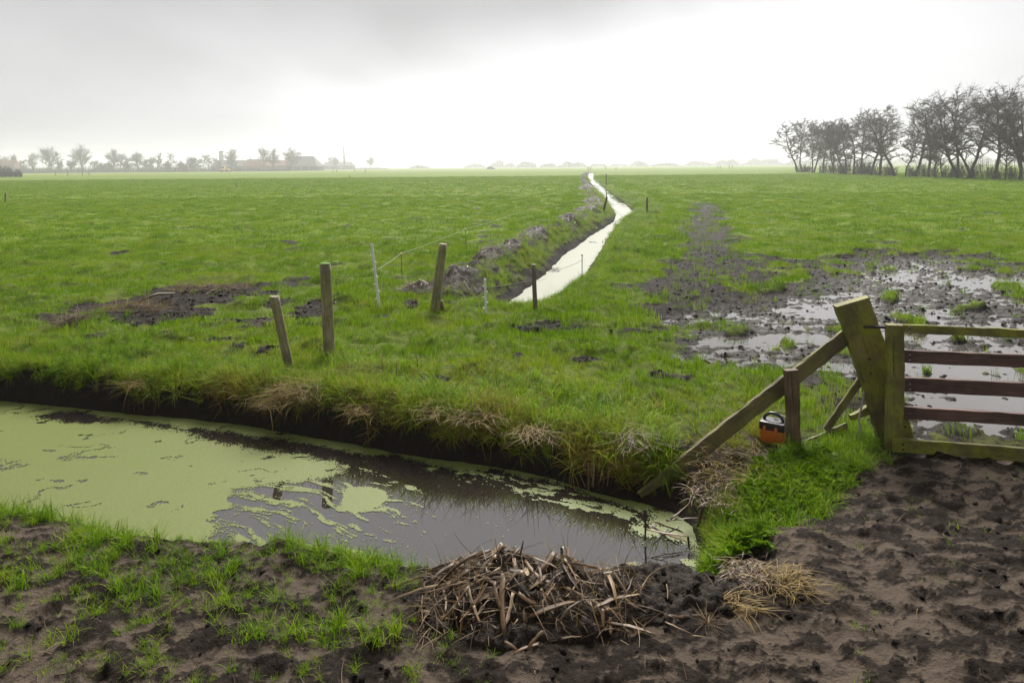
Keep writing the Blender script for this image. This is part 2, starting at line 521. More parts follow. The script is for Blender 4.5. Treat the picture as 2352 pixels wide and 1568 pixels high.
def mat_wood(name, base, dark, moss, mossamt, rough=.75):
    n = NT(name)
    oi = n.n('ShaderNodeObjectInfo').outputs['Random']
    co = n.n('ShaderNodeVectorMath', operation='ADD')
    n.put(co.inputs[0], n.coord('Object'))
    cv = n.n('ShaderNodeCombineXYZ'); n.put(cv.inputs[0], n.math('MULTIPLY', oi, 40)); n.put(co.inputs[1], cv.outputs[0])
    mp = n.n('ShaderNodeMapping'); n.put(mp.inputs[0], co.outputs[0]); mp.inputs['Scale'].default_value = (1.2, 26, 26)
    grain = n.noise(2.6, 6, .65, mp.outputs[0], .4)
    g2 = n.noise(9, 4, .7, mp.outputs[0])
    blot = n.noise(5.5, 5, .62, co.outputs[0])
    c = n.mix(n.ramp(grain, [(.35, (0, 0, 0)), (.62, (1, 1, 1))]), dark, base)
    ms = n.math('ADD', n.math('MULTIPLY', blot, .75), n.math('MULTIPLY', g2, .25))
    msf = n.ramp(ms, [(max(0, .62 - mossamt * .5), (0, 0, 0)), (min(1, .86 - mossamt * .5), (1, 1, 1))])
    mossc = n.mix(n.noise(70, 3, .7, co.outputs[0]), tuple(v * .45 for v in moss), tuple(v * 1.35 for v in moss))
    c = n.mix(msf, c, mossc)
    spot = n.ramp(n.noise(34, 3, .6, co.outputs[0]), [(.28, (1, 1, 1)), (.36, (0, 0, 0))])
    c = n.mix(n.math('MULTIPLY', spot, .6), c, (.012, .010, .008))
    mp2 = n.n('ShaderNodeMapping'); n.put(mp2.inputs[0], co.outputs[0]); mp2.inputs['Scale'].default_value = (1.0, 34, 34)
    crack = n.ramp(n.noise(1.7, 3, .5, mp2.outputs[0], .2), [(.30, (1, 1, 1)), (.35, (0, 0, 0))])
    c = n.mix(n.math('MULTIPLY', crack, .8), c, (.010, .008, .006))
    stain = n.ramp(n.noise(3.4, 5, .65, co.outputs[0]), [(.40, (1, 1, 1)), (.58, (0, 0, 0))])
    c = n.mix(n.math('MULTIPLY', stain, .62), c, tuple(v * .5 for v in dark))
    wear = n.ramp(n.noise(2.2, 4, .6, co.outputs[0]), [(.52, (0, 0, 0)), (.70, (1, 1, 1))])
    c = n.mix(n.math('MULTIPLY', wear, .38), c, n.mix(grain, dark, tuple(min(1, v * 1.6) for v in base)))
    h = n.math('SUBTRACT', n.math('ADD', grain, n.math('MULTIPLY', n.noise(90, 3, .7, co.outputs[0]), .25)), n.math('MULTIPLY', crack, .8))
    return n.end(n.bsdf(c, rough, n.bump(h, .6, .006)))


def mat_plain(name, color, rough=.5, var=.15, scale=30, **kw):
    n = NT(name)
    t = n.noise(scale, 4, .6, n.coord('Object'))
    c = n.mix(t, tuple(v * (1 - var * 2) for v in color), tuple(v * (1 + var * 2) for v in color))
    return n.end(n.bsdf(c, n.math('ADD', rough - .08, n.math('MULTIPLY', t, .16)), **kw))


def mat_water(name, color, bump=.0, ior=1.55, rough=.025):
    n = NT(name)
    pos = n.coord('Object')
    h = n.math('ADD', n.noise(5, 3, .5, pos), n.math('MULTIPLY', n.noise(28, 2, .5, pos), .25))
    return n.end(n.bsdf(color, rough, n.bump(h, bump, .01), IOR=ior))


def mat_duckweed(name='duckweed', pale=0.0, spec=.14, rough=.5):
    n = NT(name)
    pos = n.coord('Object')
    v = n.n('ShaderNodeTexVoronoi'); n.put(v.inputs['Vector'], pos); v.inputs['Scale'].default_value = 190
    big = n.noise(1.2, 4, .6, pos)
    c = n.mix(n.ramp(v.outputs['Color'], [(.2, (0, 0, 0)), (.8, (1, 1, 1))]), (.070, .092, .017), (.122, .145, .034))
    c = n.mix(n.math('MULTIPLY', big, .55), c, (.118, .130, .050))
    if pale: c = n.mix(pale, c, (.150, .158, .125))
    h = n.math('SUBTRACT', 1.0, v.outputs['Distance'])
    return n.end(n.bsdf(c, rough, n.bump(h, .35, .003), Specular_IOR_Level=spec, Coat_Weight=.03, Coat_Roughness=.2))


def mat_bark(name, a, b):
    n = NT(name)
    return n.end(n.bsdf(n.mix(n.noise(3, 5, .6, n.coord('Object')), a, b), .9))


M = dict(
    ground=mat_ground(),
    blade=mat_blade(),
    straw=mat_straw('dry_straw', [(.032, .020, .005), (.090, .056, .012), (.165, .106, .024), (.250, .172, .050)]),
    reed=mat_straw('dead_reed', [(.016, .009, .005), (.046, .026, .012), (.100, .060, .028), (.190, .125, .068), (.30, .23, .155)], .45),
    darkreed=mat_plain('black_reed', (.020, .015, .010), .5),
    soil=None,
    water=mat_water('ditch_water', (.018, .014, .012), .02, 2.9, .02),
    puddle=mat_water('puddle_water', (.045, .037, .031), .02, 3.4, .03),
    duck=mat_duckweed(),
    duckfilm=mat_duckweed('wet_duckweed_film', .6, .20, .45),
    moss=mat_wood('mossy_plank', (.185, .140, .060), (.060, .042, .020), (.225, .235, .016), .60),
    board=mat_wood('mossy_board', (.180, .138, .060), (.070, .050, .023), (.148, .150, .016), .48),
    stake=mat_wood('brown_stake', (.170, .110, .052), (.075, .045, .021), (.095, .082, .026), .16),
    redwood=mat_wood('red_brown_rail', (.145, .074, .055), (.058, .030, .024), (.075, .070, .022), .10),
    post=mat_wood('weathered_post', (.330, .285, .180), (.130, .104, .062), (.190, .200, .030), .42),
    greypost=mat_wood('grey_post', (.200, .168, .112), (.082, .066, .044), (.110, .120, .040), .2),
    mosstop=mat_plain('moss', (.10, .20, .015), .9, .3, 60),
    white=mat_plain('white_plastic', (.62, .62, .60), .45, .12, 40),
    orange=mat_plain('orange_plastic', (.46, .115, .010), .42, .08, 25),
    black=mat_plain('black_plastic', (.016, .016, .018), .33, .1, 60),
    green=mat_plain('green_clip', (.02, .20, .09), .4),
    rope=mat_plain('rope', (.27, .26, .20), .8, .2, 200),
    wire=mat_plain('fence_tape', (.24, .24, .18), .6),
    steel=mat_plain('rusty_steel', (.05, .04, .035), .6, .3, 80, Metallic=.6),
    hole=mat_plain('bolt', (.008, .007, .006), .7),
    bark=mat_bark('alder_bark', (.016, .010, .007), (.046, .031, .023)),
    twig=mat_bark('alder_twig', (.024, .014, .011), (.054, .034, .027)),
    fartwig=mat_bark('winter_twig', (.020, .019, .020), (.044, .040, .040)),
    hedge=mat_bark('hedge', (.028, .026, .024), (.060, .055, .045)),
    barn=mat_plain('dark_barn', (.050, .050, .052), .8),
    brick=mat_plain('brick', (.17, .115, .09), .85),
    redroof=mat_plain('red_tiles', (.19, .090, .066), .8),
    greyroof=mat_plain('grey_roof', (.060, .060, .065), .8),
    pale=mat_plain('pale_render', (.55, .55, .54), .8),
    glass=mat_plain('window_glass', (.03, .035, .04), .15),
    yellow=mat_plain('yellow_paint', (.65, .42, .03), .5),
)


def mat_soil():
    n = NT('peat_soil')
    pos = n.coord('Object')
    f, g = n.noise(16, 6, .68, pos), n.noise(70, 4, .7, pos)
    c = n.ramp(n.math('ADD', n.math('MULTIPLY', f, .6), n.math('MULTIPLY', g, .4)), [(.3, (.008, .0052, .0035)), (.55, (.023, .0150, .0098)), (.8, (.060, .041, .028))])
    return n.end(n.bsdf(c, .62, n.bump(n.math('ADD', f, n.math('MULTIPLY', g, .5)), .9, .03), Specular_IOR_Level=.14))


M['soil'] = mat_soil()

# ------------------------------------------------------------------ the ground sheet
def build_ground():
    ys = list(np.arange(-70, 0.5, 3.0)) + [0.6, 0.95, 1.3, 1.6, 1.85, 2.05]
    y = 2.2
    while y < 1900:
        ys.append(y)
        y += y * (.0042 if y < 12.5 else .0085 if y < 60 else .03)
    ys = np.array(ys + [1900.0])
    W = np.where(ys > 2.2, .92 * ys + .9, .92 * 2.2 + .9)
    s = np.linspace(-1, 1, 621)
    wings = np.array([1.12, 1.4, 2.0, 3.2, 6.0])
    X = np.concatenate([-(W[:, None] * wings[None, ::-1] + 30 * (wings[None, ::-1] - 1)), W[:, None] * s[None, :], W[:, None] * wings[None] + 30 * (wings[None] - 1)], 1)
    X = np.clip(X, -1900, 1900)
    Y = np.repeat(ys[:, None], X.shape[1], 1)
    g = ground(X.ravel(), Y.ravel(), True)
    v = np.stack([X.ravel(), Y.ravel(), g['z']], 1)
    r, c = X.shape
    i = np.arange(r * c).reshape(r, c)
    q = np.stack([i[:-1, :-1], i[:-1, 1:], i[1:, 1:], i[1:, :-1]], -1).reshape(-1, 4)
    me = mesh_np('ground', v, quads=q, attrs=dict(mud=g['mud'], sand=g['sand'], wet=g['wet'], thatch=ss(26, 9, Y.ravel()) * .45 + ss(7.5, 5.5, Y.ravel()) * .35))
    o = obj('ground', me, M['ground'])
    tag(o, 'green pasture with trampled mud and ditch banks', 'ground', kind='structure')


build_ground()


def flat_poly(name, poly, z, mat, grow=.25):
    c = poly.mean(0)
    import bmesh
    bm = bmesh.new()
    # grow outwards a little so the edge lies under the bank
    n = len(poly); out_ = []
    area = .5 * sum(poly[i][0] * poly[(i + 1) % n][1] - poly[(i + 1) % n][0] * poly[i][1] for i in range(n))
    sgn = 1 if area > 0 else -1
    for i in range(n):
        a, b, d = poly[i - 1], poly[i], poly[(i + 1) % n]
        e1 = (b - a) / (np.linalg.norm(b - a) + 1e-9); e2 = (d - b) / (np.linalg.norm(d - b) + 1e-9)
        nn = np.array([e1[1] + e2[1], -(e1[0] + e2[0])]) * sgn
        nn = nn / (np.linalg.norm(nn) + 1e-9)
        out_.append(b + nn * grow)
    vs_ = [bm.verts.new((p[0], p[1], z)) for p in out_]
    f = bm.faces.new(vs_)
    bmesh.ops.triangulate(bm, faces=[f])
    bmesh.ops.recalc_face_normals(bm, faces=bm.faces)
    for f in bm.faces:
        if f.normal.z < 0: f.normal_flip()
    me = bpy.data.meshes.new(name); bm.to_mesh(me); bm.free()
    return obj(name, me, mat)


tag(flat_poly('ditch_water', A_POLY, WZ, M['water'], .2), 'dark still water of the wide ditch in front', 'water', kind='structure')
tag(flat_poly('ditch_water', B_POLY, WZ, M['water'], .15), 'narrow water channel running straight into the distance', 'water', kind='structure')
pw = flat_poly('puddle_water', WET, PUDDLE_Z, M['puddle'], .3)
tag(pw, 'shallow rain puddles between the churned mud', 'puddle', kind='structure')

# ------------------------------------------------------------------ duckweed
OPEN = plan([(75, 957), (130, 945), (200, 945), (245, 960), (285, 966), (330, 968), (380, 974), (430, 986), (470, 984), (520, 992), (580, 1006), (640, 1010), (720, 1022), (800, 1038), (850, 1050), (900, 1046), (980, 1062), (1060, 1082),
             (1140, 1083), (1240, 1100), (1330, 1128), (1420, 1158), (1480, 1178), (1500, 1200), (1450, 1212), (1470, 1228), (1540, 1240), (1600, 1262), (1640, 1345), (1300, 1400), (1000, 1420), (640, 1400), (430, 1290), (480, 1240), (520, 1190), (545, 1150), (540, 1124), (600, 1116),
             (700, 1110), (785, 1084), (760, 1058), (700, 1050), (640, 1038), (560, 1030), (480, 1012), (420, 990), (370, 985), (285, 971), (200, 974), (140, 972)], WZ)
SWIRL = plan([(400, 1300), (500, 1215), (540, 1120), (640, 1108), (800, 1080), (900, 1110), (960, 1180), (900, 1260), (700, 1420), (480, 1400)], WZ)
BAND = plan([(980, 1068), (1060, 1088), (1140, 1090), (1240, 1104), (1340, 1134), (1500, 1196), (1440, 1206), (1360, 1188), (1250, 1150), (1100, 1105)], WZ)
BLOBS = [plan([(785, 1130), (800, 1116), (850, 1119), (888, 1130), (893, 1150), (870, 1172), (820, 1178), (785, 1165)], WZ),
         plan([(1560, 1285), (1590, 1288), (1590, 1300), (1565, 1298)], WZ), plan([(1440, 1296), (1470, 1292), (1482, 1302), (1450, 1308)], WZ)]


def duckweed_a():
    dx, dy = .0075, .0115
    xs = np.arange(-9.5, 1.75, dx); ys = np.arange(4.0, 8.6, dy)
    X, Y = np.meshgrid(xs, ys)
    x, y = X.ravel(), Y.ravel()
    sa = sdist(x, y, A_POLY, .6)
    wx = .05 * fbm(x * 2.2, y * 2.2, 101, 3); wy = .05 * fbm(x * 2.2, y * 2.2, 105, 3)
    n1 = fbm(x * 9, y * 9, 108, 3)
    so = sdist(x + wx, y + wy, OPEN, .6)
    cov = np.clip(so / .11, -1, 1)
    # streaks drawn out by the current
    ang = np.arctan2(y - 3.2, x + 3.6); rad = np.hypot(x + 3.6, (y - 3.2) * 1.3)
    st = fbm(rad * 9.0 + 1.3 * fbm(x * 1.5, y * 1.5, 111, 3), ang * 2.4, 113, 5, 2.1, .66)
    sw = ss(.15, -.25, sdist(x, y, SWIRL, .6))
    cov = np.maximum(cov, np.where(sw > 0, (st - .01 - .14 * ss(1.9, 3.2, rad) - .5 * (1 - sw)) * 3.6 + n1 * .9, -1))
    sb_ = ss(.08, -.12, sdist(x, y, BAND, .5))
    t2 = fbm((x * .45 + y) * 13 + .8 * n1, (x - .45 * y) * 2.2, 117, 4, 2.0, .6)
    cov = np.maximum(cov, np.where(sb_ > 0, (t2 + .02 - .5 * (1 - sb_)) * 5 + n1 * 1.2, -1))
    for b in BLOBS:
        cov = np.maximum(cov, np.clip(-sdist(x + wx, y + wy, b, .5) / .03, -1, 1))
    # thin open streaks in the closed cover
    r2 = np.abs(fbm(x * .55 + .5 * y + 6 * wx, (y - .42 * x) * 2.1 + 5 * wy, 121, 2))
    brk = fbm(x * .9, y * 1.3, 125, 2)
    slit = ss(.060, .004, r2) * ss(.0, .16, brk)
    cov = np.where(RG.random(x.shape) < slit * .85 * np.clip(.75 + 1.4 * n1, 0, 1), -2, cov)
    thin = fbm(x * 3, y * 5, 129, 4)
    cov = cov - ss(.42, .6, thin) * 1.2
    keep = (cov + n1 * .5 + RG.normal(0, .24, x.shape) > 0) & (sa < .06)
    # free specks on the open water
    speck = (sa < 0) & (RG.random(x.shape) < .004 * np.clip(.3 + 1.8 * fbm(x * 1.6, y * 3.5, 131, 3), 0, 1) ** 2 * 3)
    keep |= speck
    k = np.nonzero(keep)[0]
    jx = RG.uniform(-.3, .3, x.shape) * dx; jy = RG.uniform(-.3, .3, x.shape) * dy
    nr, nc = X.shape
    k = k[(k % nc < nc - 1) & (k // nc < nr - 1)]
    q = np.stack([k, k + 1, k + nc + 1, k + nc], 1)
    used, inv = np.unique(q.ravel(), return_inverse=True)
    v = np.stack([x + jx, y + jy, np.full(x.shape, WZ + .003)], 1)[used]
    o = obj('duckweed', mesh_np('duckweed', v, quads=inv.reshape(-1, 4)), M['duck'])
    tag(o, 'pale green duckweed floating on the wide front ditch', 'duckweed', kind='stuff')


duckweed_a()


def duckweed_b():
    xs = np.linspace(-.6, 1.4, 120)
    ys = [11.4]
    while ys[-1] < 52: ys.append(ys[-1] * 1.004)
    ys = np.array(ys)
    xl = np.interp(ys, B_LEFT[:, 1], B_LEFT[:, 0])
    br = plan(_br, WZ)[::-1]
    xr = np.interp(ys, br[:, 1], br[:, 0])
    s = np.linspace(-.12, 1.12, 60)
    X = xl[:, None] + (xr - xl)[:, None] * s[None]
    Y = np.repeat(ys[:, None], 60, 1)
    x, y = X.ravel(), Y.ravel()
    cov = .75 + fbm(x * .8, y * .5, 141, 4) - ss(40, 50, y) * 1.1
    keep = (cov + RG.uniform(-.15, .15, x.shape) > .12)
    nc = 60
    k = np.nonzero(keep)[0]
    k = k[(k % nc < nc - 1) & (k // nc < len(ys) - 1)]
    q = np.stack([k, k + 1, k + nc + 1, k + nc], 1)
    used, inv = np.unique(q.ravel(), return_inverse=True)
    v = np.stack([x, y, np.full(x.shape, WZ + .006)], 1)[used]
    o = obj('duckweed', mesh_np('duckweed', v, quads=inv.reshape(-1, 4)), M['duckfilm'])
    tag(o, 'duckweed skin over the narrow channel between the fields', 'duckweed', kind='stuff')


duckweed_b()

# ------------------------------------------------------------------ grass
def blades(n, h, spread, w, lean, droop, seg=3, seed=0, hvar=.35, flat=0.0, comb=None):
    """a tuft: n curved tapering blades; returns verts, quads, tris, random per blade"""
    r = np.random.default_rng(seed)
    az = r.uniform(0, 2 * np.pi, n) if comb is None else r.normal(comb, 1.15, n)
    rad = spread * np.sqrt(r.random(n))
    a2 = r.uniform(0, 2 * np.pi, n)
    base = np.stack([rad * np.cos(a2), rad * np.sin(a2), np.full(n, -.012)], 1)
    L = h * (1 + hvar * r.uniform(-1, 1, n))
    th0 = np.abs(r.normal(0, lean, n)) + flat
    dr = droop * r.uniform(.4, 1.6, n)
    wd = w * r.uniform(.6, 1.3, n)
    d = np.stack([np.cos(az), np.sin(az)], 1)
    side = np.stack([-np.sin(az), np.cos(az), np.zeros(n)], 1)
    P = [base]
    for k in range(seg):
        th = th0 + dr * ((k + .3) / seg) ** 1.4
        st = np.concatenate([d * np.sin(th)[:, None], np.cos(th)[:, None]], 1)
        P.append(P[-1] + st * (L / seg)[:, None])
    V = []
    for k in range(seg):
        ww = wd * (1 - (k / seg) ** 2 * .75) * .5
        V += [P[k] - side * ww[:, None], P[k] + side * ww[:, None]]
    V.append(P[-1])
    V = np.stack(V, 1)                      # n, 2*seg+1, 3
    m = 2 * seg + 1
    o = (np.arange(n) * m)[:, None]
    q = np.concatenate([o + np.array([[2 * k, 2 * k + 1, 2 * k + 3, 2 * k + 2]]) for k in range(seg - 1)]) if seg > 1 else None
    t = o + np.array([[2 * seg - 2, 2 * seg - 1, 2 * seg]])
    bv = np.repeat(r.random(n), m)
    return V.reshape(-1, 3), q, t, bv


def proto(name, mat, **kw):
    v, q, t, bv = blades(**kw)
    me = mesh_np(name, v, quads=q, tris=t, attrs=dict(bv=bv))
    me.materials.append(mat)
    return bpy.data.objects.new(name, me)


def scatter(name, P, rot, scl, idx, tint, protos, label, cat):
    P = np.asarray(P)
    me = mesh_np(name, P, attrs=dict(rot=rot, scl=scl, tint=tint))
    a = me.attributes.new('idx', 'INT', 'POINT'); a.data.foreach_set('value', np.asarray(idx, np.int32))
    o = obj(name, me)
    pc = bpy.data.collections.new(name + '_kinds')
    for i, p in enumerate(protos):
        p.name = '%s_kind_%02d' % (name, i)
        pc.objects.link(p)
    ng = bpy.data.node_groups.new(name, 'GeometryNodeTree')
    ng.interface.new_socket('Geometry', in_out='INPUT', socket_type='NodeSocketGeometry')
    ng.interface.new_socket('Geometry', in_out='OUTPUT', socket_type='NodeSocketGeometry')
    N, L = ng.nodes, ng.links
    gi, go = N.new('NodeGroupInput'), N.new('NodeGroupOutput')
    ci = N.new('GeometryNodeCollectionInfo'); ci.inputs['Collection'].default_value = pc
    ci.inputs['Separate Children'].default_value = True; ci.inputs['Reset Children'].default_value = True
    ip = N.new('GeometryNodeInstanceOnPoints')

    def na(nm, ty):
        x = N.new('GeometryNodeInputNamedAttribute'); x.data_type = ty; x.inputs['Name'].default_value = nm
        return x.outputs['Attribute']
    L.new(gi.outputs[0], ip.inputs['Points']); L.new(ci.outputs[0], ip.inputs['Instance'])
    ip.inputs['Pick Instance'].default_value = True
    L.new(na('idx', 'INT'), ip.inputs['Instance Index'])
    e2r = N.new('FunctionNodeEulerToRotation')
    L.new(na('rot', 'FLOAT_VECTOR'), e2r.inputs[0]); L.new(e2r.outputs[0], ip.inputs['Rotation'])
    L.new(na('scl', 'FLOAT_VECTOR'), ip.inputs['Scale'])
    L.new(ip.outputs[0], go.inputs[0])
    md = o.modifiers.new('scatter', 'NODES'); md.node_group = ng
    tag(o, label, cat, kind='stuff')
    return o


def rnd_pts(n, y0, y1, k=.92, c=.9):
    """points spread evenly in plan over the strip y0..y1 of the view's ground"""
    a, b = k * y0 + c, k * y1 + c
    y = (np.sqrt(RG.uniform(a * a, b * b, n)) - c) / k
    return RG.uniform(-1, 1, n) * (k * y + c), y


def rots(n, tilt=.12):
    return np.stack([RG.normal(0, tilt, n), RG.normal(0, tilt, n), RG.uniform(0, 6.283, n)], 1)


def sclv(s, hz=None):
    return np.stack([s, s, s if hz is None else s * hz], 1)


def pasture():
    P, R, S, I, T = [], [], [], [], []
    protos = [proto('g', M['blade'], n=13, h=.075, spread=.045, w=.0042, lean=.35, droop=.7, seg=3, seed=i) for i in range(5)]
    protos += [proto('g', M['blade'], n=26, h=.070, spread=.10, w=.0060, lean=.40, droop=.7, seg=2, seed=20 + i) for i in range(4)]
    protos += [proto('g', M['blade'], n=44, h=.075, spread=.26, w=.011, lean=.50, droop=.7, seg=2, seed=40 + i) for i in range(4)]
    protos += [proto('g', M['blade'], n=60, h=.085, spread=.62, w=.028, lean=.60, droop=.5, seg=1, seed=60 + i) for i in range(3)]
    for dens, y0, y1, ids, sz in ((330, 4.4, 9.5, (0, 5), 1.0), (115, 9.5, 21, (5, 9), 1.0), (24, 21, 52, (9, 13), 1.0), (3.2, 52, 150, (13, 16), 1.0)):
        area = .92 * (y1 * y1 - y0 * y0) + 1.8 * (y1 - y0)
        n = int(area * dens)
        x, y = rnd_pts(n, y0, y1)
        g = ground(x, y, True)
        dn = 1 - ss(.15, .75, g['mud'] + .25 * RG.normal(0, 1, n))
        dn = np.maximum(dn, .06 * (g['fieldmud'] > .3) * (1 - g['wet']))
        dn = dn * ~((x > .80) & (x < 2.1) & (y < 5.30 + (x - .98) * .215)) * (g['sa'] > .12) * (g['sb'] > .20) * (1 - g['front'] * 1.2)
        dn = np.where((g['fieldmud'] > .2) & (g['z'] < PUDDLE_Z + .01), 0, dn)
        patch = fbm(x * .7, y * .7, 151, 4)
        thin = .55 + .45 * ss(-.35, .15, patch)
        k = RG.random(n) < dn * thin
        x, y, z, patch = x[k], y[k], g['z'][k], patch[k]
        sb, sa, fm = g['sb'][k], g['sa'][k], g['fieldmud'][k]
        m = len(x)
        lush = fbm(x * .45, y * .6, 155, 3) * 1.25 + .9 * pn(x * 1.6, y * 1.3, 158)
        h = 1.0 + .9 * np.clip(fbm(x * 1.7, y * 1.7, 157, 3), -.4, .7) + .35 * ss(.5, 1.6, sb) * (sb < 3) + .5 * (fm > .15)
        h = h * RG.uniform(.7, 1.3, m)
        tint = .34 + .30 * lush + RG.normal(0, .07, m)
        # tired winter grass near the front ditch
        nearbank = ss(1.9, .3, sa) * ss(.7, -.6, x) + ss(1.1, .25, sa) * .6
        tint = tint - .03 + .15 * nearbank * ss(-.3, .3, fbm(x * 1.1, y * 1.1, 159, 3) + .1) + .08 * ss(9.5, 7, y) * ss(-.2, .4, fbm(x * .9, y * .9, 160, 3))
        tint = tint + .16 * ss(.25, .5, fbm(x * .35, y * .35, 161, 4)) * ss(10, 20, y)
        tint = tint + .07 * ss(11, 8, y)
        tint = np.where(RG.random(m) < .05, tint + .25, tint)
        P.append(np.stack([x, y, z], 1)); R.append(rots(m)); S.append(sclv(RG.uniform(.85, 1.2, m) * sz, h)); I.append(RG.integers(ids[0], ids[1], m)); T.append(np.clip(tint, .04, .9))
    scatter('pasture_grass', np.concatenate(P), np.concatenate(R), np.concatenate(S), np.concatenate(I), np.concatenate(T), protos, 'short wet green grass covering the pasture', 'grass')


pasture()


def bank_grass():
    """long rank grass hanging over the ditch edges"""
    protos = [proto('b', M['blade'], n=30, h=.23, spread=.06, w=.0050, lean=.55, droop=1.6, seg=5, seed=100 + i, flat=.15) for i in range(6)]
    P, R, S, I, T = [], [], [], [], []
    n = 120000
    x, y = rnd_pts(n, 4.6, 10.5)
    g = ground(x, y, True)
    sa = g['sa']
    edge = np.exp(-((sa - .30) / .17) ** 2) * (1.5 + .3 * ss(-2.6, -1.6, x)) + .30 * ss(1.7, .4, sa) * (sa > .3)
    edge = edge * ~((x > .78) & (y < 5.34 + (x - .98) * .215)) * (sa > .10) * (y > 4.9) * (x < 1.2 + .25 * (y - 5.2)) * (1 - g['sr'] * .8)
    edge = edge * (.35 + .65 * ss(-.25, .1, fbm(x * 1.6, y * 1.6, 171, 3)))
    k = RG.random(n) < edge * .36
    x, y, z, sa = x[k], y[k], g['z'][k], sa[k]
    m = len(x)
    tint = .44 + .42 * fbm(x * 1.5, y * 1.5, 173, 3) + RG.normal(0, .10, m) + .34 * ss(.48, .2, sa) - .10 * ss(-2.5, -5, x)
    dark = ss(-2.2, -4.5, x)
    tint = tint - .16 * dark
    # lean out over the water (towards -y)
    rot = rots(m, .2); rot[:, 0] += .65 * ss(.55, .2, sa)
    P.append(np.stack([x, y, z], 1)); R.append(rot); S.append(sclv(RG.uniform(.6, 1.2, m) * (1 - .3 * dark))); I.append(RG.integers(0, 6, m)); T.append(np.clip(tint, .10, .97))
    # sides of the long channel
    n = 90000
    x, y = rnd_pts(n, 10.5, 60, .2, 2.2)
    x = x + np.interp(y, B_LEFT[:, 1], B_LEFT[:, 0])
    g = ground(x, y, True)
    e = ss(.08, .3, g['sb']) * ss(2.0, .9, g['sb']) * (1 - .75 * g['spoil']) * np.where(g['lb'], .8, 1.0)
    k = RG.random(n) < e * .75 * np.clip(15 / y, .3, 1)
    x, y, z = x[k], y[k], g['z'][k]
    m = len(x)
    tint = .42 + .3 * fbm(x * 1.2, y * 1.2, 175, 3) + RG.normal(0, .08, m) + .10 * g['lb'][k]
    P.append(np.stack([x, y, z], 1)); R.append(rots(m, .25)); S.append(sclv(RG.uniform(.55, 1.0, m) * np.clip(y / 18, .8, 2.2), np.clip(18 / y, .5, 1))); I.append(RG.integers(0, 6, m)); T.append(np.clip(tint, .1, .85))
    scatter('bank_grass', np.concatenate(P), np.concatenate(R), np.concatenate(S), np.concatenate(I), np.concatenate(T), protos, 'long green and straw coloured grass drooping over the ditch banks', 'grass')


bank_grass()


